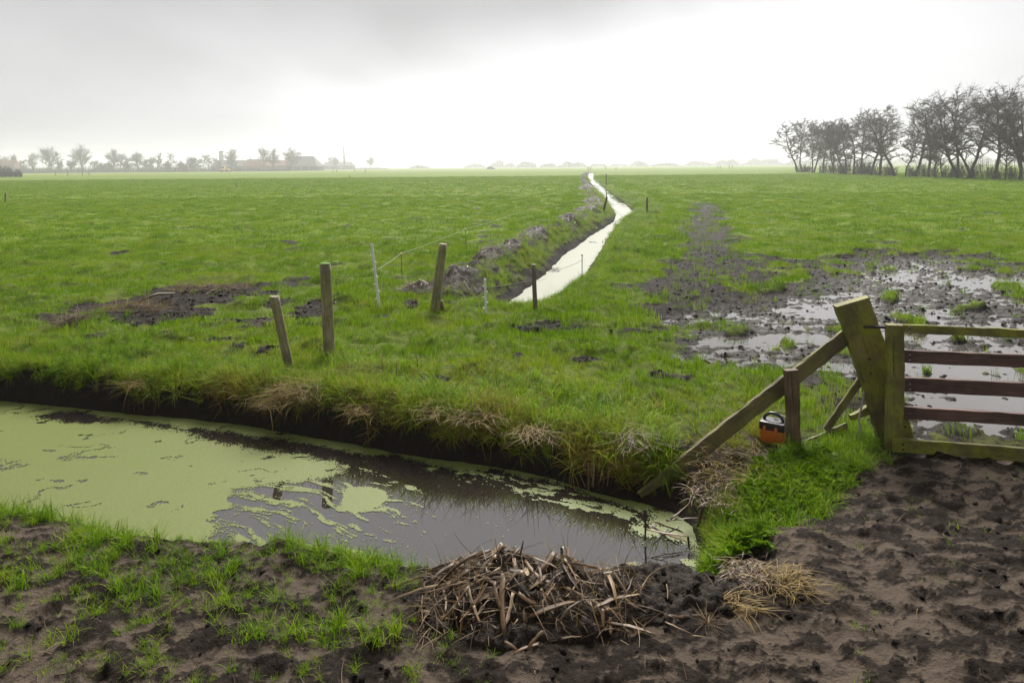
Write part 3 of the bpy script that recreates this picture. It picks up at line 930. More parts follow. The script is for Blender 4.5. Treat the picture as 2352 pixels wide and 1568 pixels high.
def front_grass():
    protos = [proto('f', M['blade'], n=26, h=.115, spread=.036, w=.0038, lean=.50, droop=1.25, seg=5, seed=200 + i, hvar=.55) for i in range(6)]
    protos += [proto('f', M['blade'], n=9, h=.085, spread=.05, w=.0040, lean=.65, droop=1.0, seg=4, seed=220 + i) for i in range(4)]
    P, R, S, I, T = [], [], [], [], []

    def add(x, y, z, s, ids, tint, hz=None, tilt=.15):
        m = len(x)
        P.append(np.stack([x, y, z], 1)); R.append(rots(m, tilt)); S.append(sclv(s, hz)); I.append(RG.integers(ids[0], ids[1], m)); T.append(np.clip(tint, .05, .95))
    # crest of the near bank
    n = 11000
    x = RG.uniform(-4.6, 1.3, n); y = RG.uniform(2.6, 5.4, n)
    g = ground(x, y, True)
    cl_ = fbm(x * 2.3, y * 2.3, 181, 4)
    crest = np.exp(-((g['sa'] - .22) / .16) ** 2)
    left = ss(.1, -.7, x)
    dens = (crest * (.30 + .35 * left) * ss(-.35, .05, cl_) + .62 * left * ss(1.5, .3, g['sa']) * ss(-.12, .14, cl_) + .20 * left * ss(2.2, .6, g['sa']) * ss(-.05, .22, cl_) + .05 * ss(2.2, .6, g['sa']) * ss(-.05, .22, cl_)) * (g['sa'] > .05)
    dens = dens * np.where((x > -.55) & (x < 1.1) & (y < 3.85), .12, 1)
    dens = dens * np.where(x > .7, .35, 1) * np.where(x < -2.0, 1.35, 1)
    k = RG.random(n) < dens * .50
    x, y = x[k], y[k]; m = len(x)
    add(x, y, g['z'][k], RG.uniform(.40, 1.0, m) * (.70 + .30 * left[k]), (0, 6), .30 + .26 * fbm(x * 2, y * 2, 183, 3) + RG.normal(0, .07, m))
    # sparse sprouts in the mud
    n = 3000
    x = RG.uniform(-3.2, 5.2, n); y = RG.uniform(2.5, 6.2, n)
    g = ground(x, y, True)
    k = (RG.random(n) < .36 * ss(-.1, .3, fbm(x * 1.4, y * 1.4, 185, 3))) & (g['front'] > .4) & (g['sa'] > .2) & ~((x > -.6) & (x < 1.1) & (y < 3.85))
    x, y = x[k], y[k]; m = len(x)
    add(x, y, g['z'][k], RG.uniform(.28, .75, m), (6, 10), .40 + RG.normal(0, .10, m))
    # short turf between the tufts on the left
    n = 9000
    x = RG.uniform(-3.6, .1, n); y = RG.uniform(2.6, 4.9, n)
    g = ground(x, y, True)
    k = (RG.random(n) < .42 * ss(-.22, .12, fbm(x * 2.0, y * 2.4, 186, 4)) * ss(2.0, .5, g['sa']) * ss(.1, -.4, x)) & (g['sa'] > .1)
    x, y = x[k], y[k]; m = len(x)
    add(x, y, g['z'][k], RG.uniform(.20, .48, m), (0, 10), .34 + .2 * fbm(x * 2, y * 2, 188, 3) + RG.normal(0, .10, m))
    # lush patch in front of the wing fence
    n = 9000
    x = RG.uniform(1.1, 3.4, n); y = RG.uniform(3.9, 6.1, n)
    g = ground(x, y, True)
    k = (RG.random(n) < .34 * ss(.06, -.10, g['gr'] + .10 * fbm(x * 4, y * 4, 187, 3))) & (g['sa'] > .04)
    x, y = x[k], y[k]; m = len(x)
    add(x, y, g['z'][k], RG.uniform(.6, 1.15, m), (0, 6), .33 + .24 * fbm(x * 2, y * 2, 189, 3) + RG.normal(0, .06, m) + .34 * ss(.75, .2, g['sa'][k]) * ss(4.6, 5.1, y))
    # brown litter on the bank under the brace
    n = 5200
    x = RG.uniform(.8, 2.6, n); y = RG.uniform(4.6, 6.3, n)
    g = ground(x, y, True)
    k = (RG.random(n) < .40 * np.maximum(g['sr'], .5 * ss(.8, .2, g['sa']) * (x > .3)) * (.4 + .6 * ss(-.2, .2, fbm(x * 3, y * 3, 190, 3)))) & (g['sa'] > .05)
    x, y = x[k], y[k]; m = len(x)
    add(x, y, g['z'][k], RG.uniform(.5, 1.1, m) * np.where(y < 5.34 + (x - .98) * .215, .5, 1.0), (0, 6), .82 + RG.normal(0, .10, m), None, .45)
    scatter('verge_grass', np.concatenate(P), np.concatenate(R), np.concatenate(S), np.concatenate(I), np.concatenate(T), protos, 'tufts of long bright grass on the near muddy verge', 'grass')


front_grass()


def lump_mesh(name, seed, rough=.35):
    import bmesh
    bm = bmesh.new()
    bmesh.ops.create_icosphere(bm, subdivisions=2, radius=1)
    r = np.random.default_rng(seed)
    o = r.uniform(0, 50, 2)
    for v in bm.verts:
        k = 1 + rough * float(pn(v.co.x * 1.7 + o[0] + v.co.z, v.co.y * 1.7 + o[1] - v.co.z, seed)) * 2
        v.co *= k
        v.co.z *= .62
    me = bpy.data.meshes.new(name); bm.to_mesh(me); bm.free()
    for p in me.polygons: p.use_smooth = True
    return me


def clods():
    protos = []
    for i in range(6):
        me = lump_mesh('c', 300 + i, .5); me.materials.append(M['soil'])
        protos.append(bpy.data.objects.new('c', me))
    P, S = [], []
    n = 11000
    x = RG.uniform(-3.4, 5.4, n); y = RG.uniform(2.5, 6.3, n)
    g = ground(x, y, True)
    k = (RG.random(n) < .04 + .75 * g['crumb'] * ss(-.35, .2, fbm(x * 5, y * 5, 191, 3))) & (g['front'] > .5) & (g['sa'] > .12)
    P.append(np.stack([x[k], y[k], g['z'][k]], 1)); S.append(.003 + .015 * RG.random(k.sum()) ** 4)
    n = 26000
    x = RG.uniform(1.2, 14, n); y = RG.uniform(5.6, 19, n)
    g = ground(x, y, True)
    k = (RG.random(n) < .5) & (g['fieldmud'] > .5)
    P.append(np.stack([x[k], y[k], g['z'][k]], 1)); S.append(.006 + .024 * RG.random(k.sum()) ** 3)
    n = 9000
    x = RG.uniform(-6, 1.6, n); y = RG.uniform(5, 12.5, n)
    g = ground(x, y, True)
    k = ((RG.random(n) < .8) & (g['ml'] > .6)) | ((RG.random(n) < .6) & (g['bank'] > .7) & (g['sa'] > .03) & (g['sa'] < .3))
    P.append(np.stack([x[k], y[k], g['z'][k]], 1)); S.append(.008 + .03 * RG.random(k.sum()) ** 2.5)
    P = np.concatenate(P); s = np.concatenate(S); m = len(P)
    scatter('mud_clods', P, rots(m, .4), np.stack([s * RG.uniform(.7, 1.5, m), s, s], 1), RG.integers(0, 6, m), np.zeros(m), protos, 'small dark clods of churned wet mud', 'mud')


clods()
# ------------------------------------------------------------------ timber: gate, post, wing fence
def board_mesh(L, w, t, seed, segs=14, warp=.004, taper=1.0, cut=0.0, bow=0.0):
    """a sawn board along local X, width along Y (centred), thickness along Z (centred), soft worn edges"""
    r = np.random.default_rng(seed)
    e = min(w, t) * .10
    prof = [(-w / 2 + e, -t / 2), (w / 2 - e, -t / 2), (w / 2, -t / 2 + e), (w / 2, t / 2 - e), (w / 2 - e, t / 2), (-w / 2 + e, t / 2), (-w / 2, t / 2 - e), (-w / 2, -t / 2 + e)]
    V = []
    for i in range(segs + 1):
        a = i / segs
        k = 1 + (taper - 1) * a
        for (py, pz) in prof:
            j = warp * r.normal(0, .35, 2)
            V.append((a * L + (cut * py if i in (0, segs) else 0), py * k + j[0] + warp * math.sin(a * 5 + seed), pz + j[1] * .6 + bow * math.sin(a * math.pi)))
    q = []
    for i in range(segs):
        for j in range(8):
            b = i * 8
            q.append((b + j, b + (j + 1) % 8, b + 8 + (j + 1) % 8, b + 8 + j))
    me = bpy.data.meshes.new('board')
    n = segs * 8
    me.from_pydata(V, [], q + [tuple(range(7, -1, -1)), tuple(range(n, n + 8))])
    me.update()
    return me


def board(name, p0, p1, w, t, mat, parent, front=(0, -1, .05), seed=0, **kw):
    L = (Vector(p1) - Vector(p0)).length
    o = obj(name, board_mesh(L, w, t, seed, **kw), mat, parent, frame_to(p0, p1, front))
    return o


def disc_bolt(name, p, r, mat, parent, front=(0, -1, 0)):
    V, Fc = [], []
    for k in range(2):
        for i in range(10):
            a = i * math.pi / 5
            V.append((r * math.cos(a) * (1 - .2 * k), r * math.sin(a) * (1 - .2 * k), k * .006 - .003))
    Fc = [(i, (i + 1) % 10, 10 + (i + 1) % 10, 10 + i) for i in range(10)] + [tuple(range(10, 20))]
    me = bpy.data.meshes.new(name); me.from_pydata(V, [], Fc)
    z = Vector(front).normalized(); x = Vector((1, 0, 0)); x = (x - z * x.dot(z)).normalized(); y = z.cross(x)
    return obj(name, me, mat, parent, Matrix.Translation(p) @ Matrix((x, y, z)).transposed().to_4x4())


g0 = Vector(at(2055, 1036, 0.0)); g0.z = 0
gdir = (Vector((.885, -.205, 0))).normalized()
gfront = (-gdir.y * -1, -1, 0)
gfront = Vector((gdir.y, -gdir.x, 0))
gate = empty('field_gate', (g0.x, g0.y, gz(g0.x, g0.y)))
tag(gate, 'wooden five bar field gate with mossy stile and red brown rails', 'gate')
GL = 3.1
st = board('stile', g0 + Vector((0, 0, -.06)), g0 + Vector((0, 0, 1.012)), .122, .075, M['moss'], gate, gfront, 1, segs=20, warp=.007)
tag(st, 'mossy upright stile at the latch end of the gate')
for i, (zt, zb, mt) in enumerate(((1.009, .943, 'moss'), (.806, .708, 'redwood'), (.583, .470, 'redwood'), (.340, .246, 'redwood'), (.118, .014, 'moss'))):
    zc_ = (zt + zb) / 2
    a = g0 + gdir * (.03 if i < 4 else -.035) + gfront * (-.055 if i < 4 else .056)
    b = g0 + gdir * GL + gfront * (-.055 if i < 4 else .056)
    ro = board('rail', (a.x, a.y, zc_), (b.x, b.y, zc_ + .004 * i), zt - zb, .034, M[mt], gate, gfront, 10 + i, segs=30, warp=.007)
    tag(ro, ['mossy green top rail', 'red brown second rail', 'red brown middle rail', 'dark red lower rail', 'mossy green bottom rail'][i])
    for k in (0, 1):
        disc_bolt('bolt', Vector((a.x, a.y, zc_ + .02 * (1 - 2 * k))) + gdir * .075 + gfront * (.019 if i == 4 else .095), .009, M['hole'], gate, gfront)
gb = g0 + gdir * GL
board('stile', gb + Vector((0, 0, -.06)), gb + Vector((0, 0, 1.012)), .122, .075, M['moss'], gate, gfront, 2)
mid = g0 + gdir * 1.75 - gfront * .09
board('stile', mid + Vector((0, 0, .0)), mid + Vector((0, 0, .99)), .10, .035, M['redwood'], gate, gfront, 3)
lat = g0 + gdir * -.02 + Vector((0, 0, .985))
board('latch_bar', lat - gdir * .20, lat + gdir * .05, .022, .014, M['steel'], gate, gfront, 4, segs=4, warp=.001)

# slanting gate post: one thick plank
pb, pt = Vector((3.20, 5.66, -.12)), Vector((2.795, 5.64, 1.165))
gp = empty('gate_post', (pb.x, pb.y, gz(pb.x, pb.y)))
tag(gp, 'thick mossy green plank post leaning beside the gate', 'post')
pl = board('plank', pb, pt, .275, .085, M['moss'], gp, (-.10, -1, .02), 21, segs=30, warp=.009)
pm = world_of(pl)
for lx, ly in ((.86, -.02), (.745, -.045), (.43, .045), (.31, -.005), (.24, .09)):
    disc_bolt('bolt', pm @ Vector((lx, -ly, .0445)), .010, M['hole'], gp, (-.10, -1, .02))
tag(board('lug', (2.98, 5.71, .245), (2.80, 5.69, .185), .075, .04, M['moss'], gp, (0, -1, 0), 23, segs=5, taper=.55), 'short broken board end sticking out behind the plank')

# wing fence between post and ditch
wf = empty('wing_fence', (2.24, 5.50, gz(2.24, 5.50)))
tag(wf, 'slanting mossy board nailed to a short brown stake above the ditch', 'fence')
tag(board('slanting_board', (.985, 5.30, -.285), (2.84, 5.70, .915), .122, .034, M['board'], wf, (.2, -1, .06), 31, segs=34, warp=.008), 'long mossy board slanting down into the ditch')
tag(board('stake', (2.255, 5.475, -.22), (2.215, 5.475, .652), .104, .055, M['stake'], wf, (.12, -1, 0), 32, segs=18, warp=.007), 'short brown upright stake')
tag(board('lower_board', (1.98, 5.40, -.075), (2.80, 5.74, .075), .105, .030, M['board'], wf, (.3, -1, .35), 33, segs=14, taper=.85), 'broken board lying low in the grass')
tag(board('thin_board', (2.60, 5.70, .075), (2.925, 5.715, .515), .058, .026, M['board'], wf, (0, -1, .05), 34, segs=12, bow=-.015), 'thin weathered lath leaning against the post')
for q_ in (Vector((2.215, 5.4405, .545)), Vector((2.235, 5.4405, .50))):
    disc_bolt('nail', q_, .006, M['hole'], wf)


def tube_mesh(name, pts, r, sides=7, taper=1.0, wob=0.0, seed=0):
    pts = [Vector(p) for p in pts]
    rr = random.Random(seed)
    V, Q = [], []
    n = len(pts)
    for i, p in enumerate(pts):
        d = (pts[min(i + 1, n - 1)] - pts[max(i - 1, 0)]).normalized()
        a = d.cross(Vector((.31, .9, .27))).normalized(); b = d.cross(a)
        k = (1 + (taper - 1) * i / max(1, n - 1)) * r
        for j in range(sides):
            an = 6.2832 * j / sides
            V.append(p + (a * math.cos(an) + b * math.sin(an)) * k * (1 + wob * rr.uniform(-1, 1)))
    for i in range(n - 1):
        for j in range(sides):
            Q.append((i * sides + j, i * sides + (j + 1) % sides, (i + 1) * sides + (j + 1) % sides, (i + 1) * sides + j))
    me = bpy.data.meshes.new(name)
    me.from_pydata([tuple(v) for v in V], [], Q + [tuple(range(sides - 1, -1, -1)), tuple(range((n - 1) * sides, n * sides))])
    for p in me.polygons: p.use_smooth = True
    me.update()
    return me


rp = [(2.905, 5.655, .50), (2.895, 5.65, .40), (2.870, 5.645, .28), (2.845, 5.64, .19), (2.850, 5.63, .12), (2.83, 5.61, .085), (2.815, 5.60, .05), (2.83, 5.57, .025), (2.85, 5.55, .02)]
tag(obj('rope', tube_mesh('rope', rp, .0085, 6, 1, .15), M['rope']), 'pale frayed rope hanging from the leaning gate post', 'rope')

# ------------------------------------------------------------------ fence energiser
def box_mesh(name, x, y, z0, z1, bev=.01, taper=1.0):
    import bmesh
    bm = bmesh.new()
    bmesh.ops.create_cube(bm, size=1)
    for v in bm.verts:
        k = taper if v.co.z > 0 else 1
        v.co = Vector((v.co.x * x * k, v.co.y * y * k, z0 if v.co.z < 0 else z1))
    bmesh.ops.bevel(bm, geom=list(bm.edges), offset=bev, segments=3, profile=.6, affect='EDGES')
    me = bpy.data.meshes.new(name); bm.to_mesh(me); bm.free()
    for p in me.polygons: p.use_smooth = True
    return me


def energiser():
    bx, by = 2.140, 5.635
    z = gz(bx, by) - .01
    root = empty('fence_energiser', (bx, by, z))
    tag(root, 'orange and black electric fence energiser box with carrying handle', 'energiser')
    R = Matrix.Translation((bx, by, z)) @ Matrix.Rotation(math.radians(-33), 4, 'Z')
    obj('case', box_mesh('case', .185, .145, 0, .125, .012, 1.04), M['orange'], root, R)
    lid = obj('lid', box_mesh('lid', .202, .160, .118, .182, .010, .97), M['black'], root, R)
    pts = [(-.075, 0, .176)] + [(.075 * -math.cos(a), 0, .178 + .062 * math.sin(a)) for a in np.linspace(.25, math.pi - .25, 11)] + [(.075, 0, .176)]
    h = tube_mesh('handle', pts, .013, 8)
    obj('handle', h, M['black'], lid, R)
    for s in (-1, 1):
        obj('catch', box_mesh('catch', .022, .010, .095, .150, .003), M['orange'], root, R @ Matrix.Translation((.045 * s - .01, -.083, 0)))
    obj('foot_bolt', lump_mesh('foot_bolt', 3, .05), M['black'], root, R @ Matrix.Translation((.095, -.074, .10)) @ Matrix.Scale(.008, 4))
    obj('clip', box_mesh('clip', .020, .026, .0, .042, .005, .7), M['green'], root, R @ Matrix.Translation((-.01, .062, .200)) @ Matrix.Rotation(.5, 4, 'Y'))
    lead = [(.00, .06, .205), (.03, .075, .212), (.07, .085, .200), (.12, .09, .17), (.17, .10, .09), (.21, .10, .02)]
    obj('lead', tube_mesh('lead', lead, .004, 5), M['white'], root, R)
    obj('clip', box_mesh('clip', .030, .020, .0, .036, .005, .7), M['black'], root, R @ Matrix.Translation((.095, .04, .176)))


energiser()

# ------------------------------------------------------------------ fence posts
def post_mesh(name, L, r, seed, sides=16, rings=12, taper=.95, wob=.05, top_slope=.0):
    rr = np.random.default_rng(seed)
    prof = 1 + wob * rr.normal(0, .6, sides)
    V = []
    bx_ = rr.normal(0, .012, 2)
    for i in range(rings + 1):
        a = i / rings
        k = r * (1 + (taper - 1) * a)
        for j in range(sides):
            an = 6.2832 * j / sides
            q = k * (prof[j] + wob * .25 * rr.normal())
            V.append((a * L + (top_slope * math.cos(an) * r if i == rings else 0), q * math.cos(an) + bx_[0] * math.sin(a * 3.1), q * math.sin(an) + bx_[1] * math.sin(a * 3.1)))
    Q = [(i * sides + j, i * sides + (j + 1) % sides, (i + 1) * sides + (j + 1) % sides, (i + 1) * sides + j) for i in range(rings) for j in range(sides)]
    c = len(V)
    V.append((L - .004, 0, 0))
    t0 = rings * sides
    me = bpy.data.meshes.new(name)
    me.from_pydata(V, [], Q + [(t0 + j, t0 + (j + 1) % sides, c) for j in range(sides)])
    for p in me.polygons: p.use_smooth = len(p.vertices) == 4
    me.update()
    return me


def pole(name, u0, v0, u1, v1, wpx, mat, label, cat='post', group=None, seed=0, top=None, cap=None, dy=0.0, **kw):
    b = hit(u0, v0)
    t = at_y(u1, v1, b.y + dy)
    d = (t - b).normalized()
    p0 = b - d * .18
    L = (t - p0).length
    r = wpx * b.y / F / 2
    o = obj(name, post_mesh(name, L, r, seed, **kw), M[mat], None, frame_to(p0, t, (0, -1, .01)))
    tag(o, label, cat, group)
    return o, b, t, r


o, b, tA, r = pole('fence_post', 757, 824, 747, 606, 26, 'post', 'tall thick round post with moss on its flat top', seed=1, taper=.93)
cap = lump_mesh('moss_cap', 5, .15)
cm = obj('moss_cap', cap, M['mosstop'], o, Matrix.Translation(tA + Vector((0, 0, .0))) @ Matrix.Diagonal((r * .98, r * .98, .030, 1)))
ins = obj('insulator', lump_mesh('insulator', 6, .1), M['black'], o, Matrix.Translation(b + Vector((.075, -.02, .66))) @ Matrix.Scale(.018, 4))
o2, b2, t2_, r2_ = pole('fence_post', 668, 858, 630, 680, 20, 'post', 'thin crooked mossy post leaning left above the straw tussock', seed=2, taper=1.05, wob=.09, top_slope=.25)
o3, b3, tC, r3 = pole('fence_post', 1000, 716, 1018, 560, 22, 'post', 'stout round post leaning right beside the channel mouth', seed=3, taper=.78)
o4, _, _, _ = pole('fence_stake', 1014, 716, 1012, 690, 9, 'stake', 'short dark stake stump at the foot of the leaning round post', 'stake', seed=4)
o5, b5, tE, r5 = pole('fence_post', 1231, 712, 1226, 607, 10.5, 'greypost', 'grey brown square post standing before the channel water', seed=5, sides=8, wob=.02)
pole('fence_post', 1386, 488, 1394, 452, 5, 'greypost', 'small post tilting on the channel bank near its bend', seed=6, sides=8)
o7, b7, t7, _ = pole('fence_post', 1486, 486, 1486, 453, 4.5, 'greypost', 'small upright post on the grass right of the channel bend', seed=7, sides=8)
pole('fence_post', 1392, 424, 1392, 399, 2.6, 'greypost', 'slim post right of the channel far up the field', seed=8, sides=6)


def plastic_post(u0, v0, u1, v1, wpx, label, seed, nstep=7):
    b = hit(u0, v0); t = at_y(u1, v1, b.y)
    root = empty('plastic_post', b)
    tag(root, label, 'post')
    d = (t - b).normalized(); L = (t - b).length
    w = wpx * b.y / F
    tag(board('stem', b - d * .08, t, w, w * .55, M['white'], root, (0, -1, 0), seed, segs=10, warp=.001, taper=.85), None)
    for k in range(nstep):
        p = b + d * (L * (.16 + .78 * k / nstep))
        obj('wire_lug', box_mesh('wire_lug', w * 1.25, w * .5, -.006, .006, .002), M['white'], root, Matrix.Translation(p + Vector((w * .35 * (1 if k % 2 else -1), -.006, 0))))
    return b, t


wp1b, wp1t = plastic_post(871, 717, 854, 560, 6.5, 'tall white plastic fence post between the two round posts', 41)
wp2b, wp2t = plastic_post(1116, 724, 1114, 640, 6.0, 'short white plastic fence post at the channel mouth', 42, 5)


def pin(u0, v0, u1, v1, label, col='orange', r=.006, headr=.018, group=None):
    b = hit(u0, v0); t = at_y(u1, v1, b.y)
    root = empty('fence_pin', b)
    tag(root, label, 'fence pin', group)
    d = (t - b).normalized()
    obj('rod', tube_mesh('rod', [b - d * .1, b + (t - b) * .5, t], r, 6), M['steel'], root)
    obj('insulator', lump_mesh('insulator', 9, .1), M[col], root, Matrix.Translation(t) @ Matrix.Scale(headr, 4))
    return b, t


p1b, p1t = pin(924, 650, 921, 582, 'thin steel pin with yellow top right of the white post', 'yellow', .007, .022)
p2b, p2t = pin(1071, 575, 1069, 526, 'thin steel pin in the pasture above the dredged heaps', 'yellow', .007, .02)
p3b, p3t = pin(1337, 645, 1337, 586, 'orange tipped pin standing at the channel edge', 'orange', .008, .024)


def wire(name, pts, label, r=.004, sag=.03, n=10):
    P = []
    for a, b in zip(pts[:-1], pts[1:]):
        a, b = Vector(a), Vector(b)
        for i in range(n):
            t = i / n
            p = a.lerp(b, t); p.z -= 4 * sag * (b - a).length / 6 * t * (1 - t)
            P.append(p)
    P.append(Vector(pts[-1]))
    tag(obj(name, tube_mesh(name, P, r, 5), M['wire']), label, 'wire')


w1s = wp1b.lerp(wp1t, .60) + Vector((.03, -.01, 0))
far1 = at_y(1200, 484, 26.0); far2 = at_y(1345, 452, 38.0); far3 = at_y(1352, 420, 62.0)
wire('fence_wire', [w1s, p1t, p2t, far1, far2, far3], 'thin pale electric fence line climbing from the tall white post', .0035, .03)
wire('fence_wire', [wp2b.lerp(wp2t, .75), b5.lerp(tE, .66), at_y(1265, 621, 15.2), p3b.lerp(p3t, .8)], 'slack wire from the short white post to the grey post', .0035, .12)
tC_mid = b3.lerp(tC, .55)
wire('fence_wire', [tC_mid + Vector((.05, -.04, .0)), at_y(1060, 668, b3.y - .1), at_y(1085, 716, b3.y - .3)], 'loose wire hanging from the leaning round post', .004, .05)
wire('fence_wire', [b2.lerp(t2_, .82), at_y(350, 712, 8.3), at_y(0, 702, 9.4), at_y(-200, 698, 10)], 'faint wire running left from the thin crooked post', .0012, .06)

# little far posts: (u, v base, height px, label)
FARPOSTS = [(13, 468, 25, 'short dark stake alone at the left edge of the pasture'), (105, 425, 9, 'small stake in the pasture below the left farm trees'), (127, 404, 10, 'dark post with a tuft below the round crowned trees'),
            (156, 405, 12, 'thickest dark post below the tall vase shaped tree'), (189, 404, 9, 'slim post just right of the thickest dark post'), (205, 404, 9, 'slim post furthest right of the four farm side posts'),
            (304, 418, 8, 'tiny stake in mid pasture left of the drive post'), (543, 433, 16, 'lone slim stake in the middle of the left pasture'), (803, 411, 9, 'tiny stake below the far poplar'),
            (839, 396, 7, 'tiny post right of the poplar at the field edge'), (765, 396, 7, 'left one of two close posts left of the poplar base'), (773, 396, 7, 'right one of two close posts left of the poplar base'),
            (814, 395, 7, 'tiny post between the poplar and the rounded far tree'), (1391, 388, 7, 'tiny post right of where the channel vanishes'), (1415, 390, 7, 'second tiny post right of where the channel vanishes'),
            (1649, 388, 7, 'leftmost of four tiny posts in the right far field'), (1655, 388, 7, 'second of four tiny posts in the right far field'), (1675, 387, 7, 'third of four tiny posts in the right far field'), (1682, 387, 7, 'rightmost of four tiny posts in the right far field'),
            (1351, 393, 9, 'left post of the far channel crossing'), (1357, 393, 10, 'right post of the far channel crossing')]
for i, (u, v, hp, lab) in enumerate(FARPOSTS):
    p = Vector(at(u, v)); 
    if p.y > 380 or p.y < 0:
        d_ = ray(u, v); k_ = 380.0
        p = Vector((d_[0] * k_, k_, 0))
    L = max(.7, hp * p.y / F)
    r = max(.05, 1.5 * p.y / F / 2)
    p.z = gz(p.x, p.y) - .1
    tag(obj('fence_post', post_mesh('fence_post', L + .1, r, 60 + i, 6, 3), M['greypost'], None, frame_to(p, p + Vector((RG.normal(0, .04), 0, 1)), (0, -1, .01))), lab, 'post', 'far fence posts')

# ------------------------------------------------------------------ reed heaps
def ribbon_mesh(name, seed, w=1.0, bend=.08, t=.18, segs=7):
    """a dead reed stem, unit length along X, unit width along Y, slightly channelled and bent"""
    r = np.random.default_rng(seed)
    b1, b2, tw = r.normal(0, bend), r.normal(0, bend), r.normal(0, .5)
    V = []
    for i in range(segs + 1):
        a = i / segs
        y0, z0 = b1 * math.sin(a * math.pi) + .006 * r.normal(), b2 * math.sin(a * math.pi) + .006 * r.normal()
        ww = (1 - .55 * abs(a - .4) ** 1.5) * (1 if i < segs else .45) * (1 + .12 * r.normal())
        c, s = math.cos(tw * a), math.sin(tw * a)
        for (py, pz) in ((-.5, .10), (0, -.06), (.5, .10), (.42, .10 + t), (0, t * .8 - .06), (-.42, .10 + t)):
            V.append((a, y0, z0, (py * c - pz * s) * ww, (py * s + pz * c) * ww))
    Q = [(i * 6 + j, i * 6 + (j + 1) % 6, (i + 1) * 6 + (j + 1) % 6, (i + 1) * 6 + j) for i in range(segs) for j in range(6)]
    return V, Q + [(5, 4, 3, 2, 1, 0), tuple(range(segs * 6, segs * 6 + 6))], float(r.random())


def stalk(name, p0, p1, w, parent, seed, up=(0, -.4, 1), bend=.08, mat='reed', val=None):
    bend *= .6
    w *= .8
    V, Q, rv = ribbon_mesh(name, seed, bend=bend)
    p0, p1 = Vector(p0), Vector(p1)
    L = (p1 - p0).length
    v = [(a * L, y0 * L + ry * w, z0 * L + rz * w) for a, y0, z0, ry, rz in V]
    me = bpy.data.meshes.new(name); me.from_pydata(v, [], Q)
    at_ = me.attributes.new('bv', 'FLOAT', 'POINT'); at_.data.foreach_set('value', np.full(len(v), rv if val is None else val, np.float32))
    for p in me.polygons: p.use_smooth = len(p.vertices) == 4
    return obj(name, me, M[mat], parent, frame_to(p0, p1, up))


def mound_mesh(name, x0, x1, y0, y1, nx, ny, fn):
    X, Y = np.meshgrid(np.linspace(x0, x1, nx), np.linspace(y0, y1, ny))
    x, y = X.ravel(), Y.ravel()
    h = fn(x, y)
    z = ground(x, y) + np.where(h > .004, h, -.03)
    i = np.arange(nx * ny).reshape(ny, nx)
    q = np.stack([i[:-1, :-1], i[:-1, 1:], i[1:, 1:], i[1:, :-1]], -1).reshape(-1, 4)
    hq = h[q].max(1) > .002
    q = q[hq]
    used, inv = np.unique(q.ravel(), return_inverse=True)
    return np.stack([x, y, z], 1)[used], inv.reshape(-1, 4)


def litter(name, pts_fn, n, parent, seed, lo, hi, w, mat='straw', segs=4, flat=.9, droop=.5):
    """many loose thin stems in one mesh"""
    r = np.random.default_rng(seed)
    V, Q, B = [], [], []
    PT = pts_fn(r, n)
    for k in range(n):
        p = PT[k]
        az = r.uniform(0, 6.283); L = r.uniform(lo, hi); th = flat + r.normal(0, .28); cur = r.normal(0, .5)
        ww = w * r.uniform(.5, 1.4); bv = r.random()
        q = np.array(p, float) + (0, 0, .004)
        base = len(V)
        for i in range(segs + 1):
            a = az + cur * i / segs
            dd = np.array([math.cos(a), math.sin(a)])
            s = np.array([-dd[1], dd[0], 0]) * ww * .5 * (1 - .7 * i / segs)
            up_ = np.array([0, 0, ww * .35 * (1 - .7 * i / segs)])
            V += [q - s, q + s, q + up_]; B += [bv] * 3
            tt = th + droop * i / segs
            q = q + np.array([dd[0] * math.sin(tt), dd[1] * math.sin(tt), math.cos(tt)]) * L / segs
        for i in range(segs):
            o_ = base + i * 3
            for a, b in ((0, 1), (1, 2), (2, 0)):
                Q.append((o_ + a, o_ + b, o_ + 3 + b, o_ + 3 + a))
    me = mesh_np(name, np.array(V), quads=np.array(Q), attrs=dict(bv=np.array(B)))
    o_ = obj(name, me, M[mat], parent)
    o_['kind'] = 'stuff'
    return o_


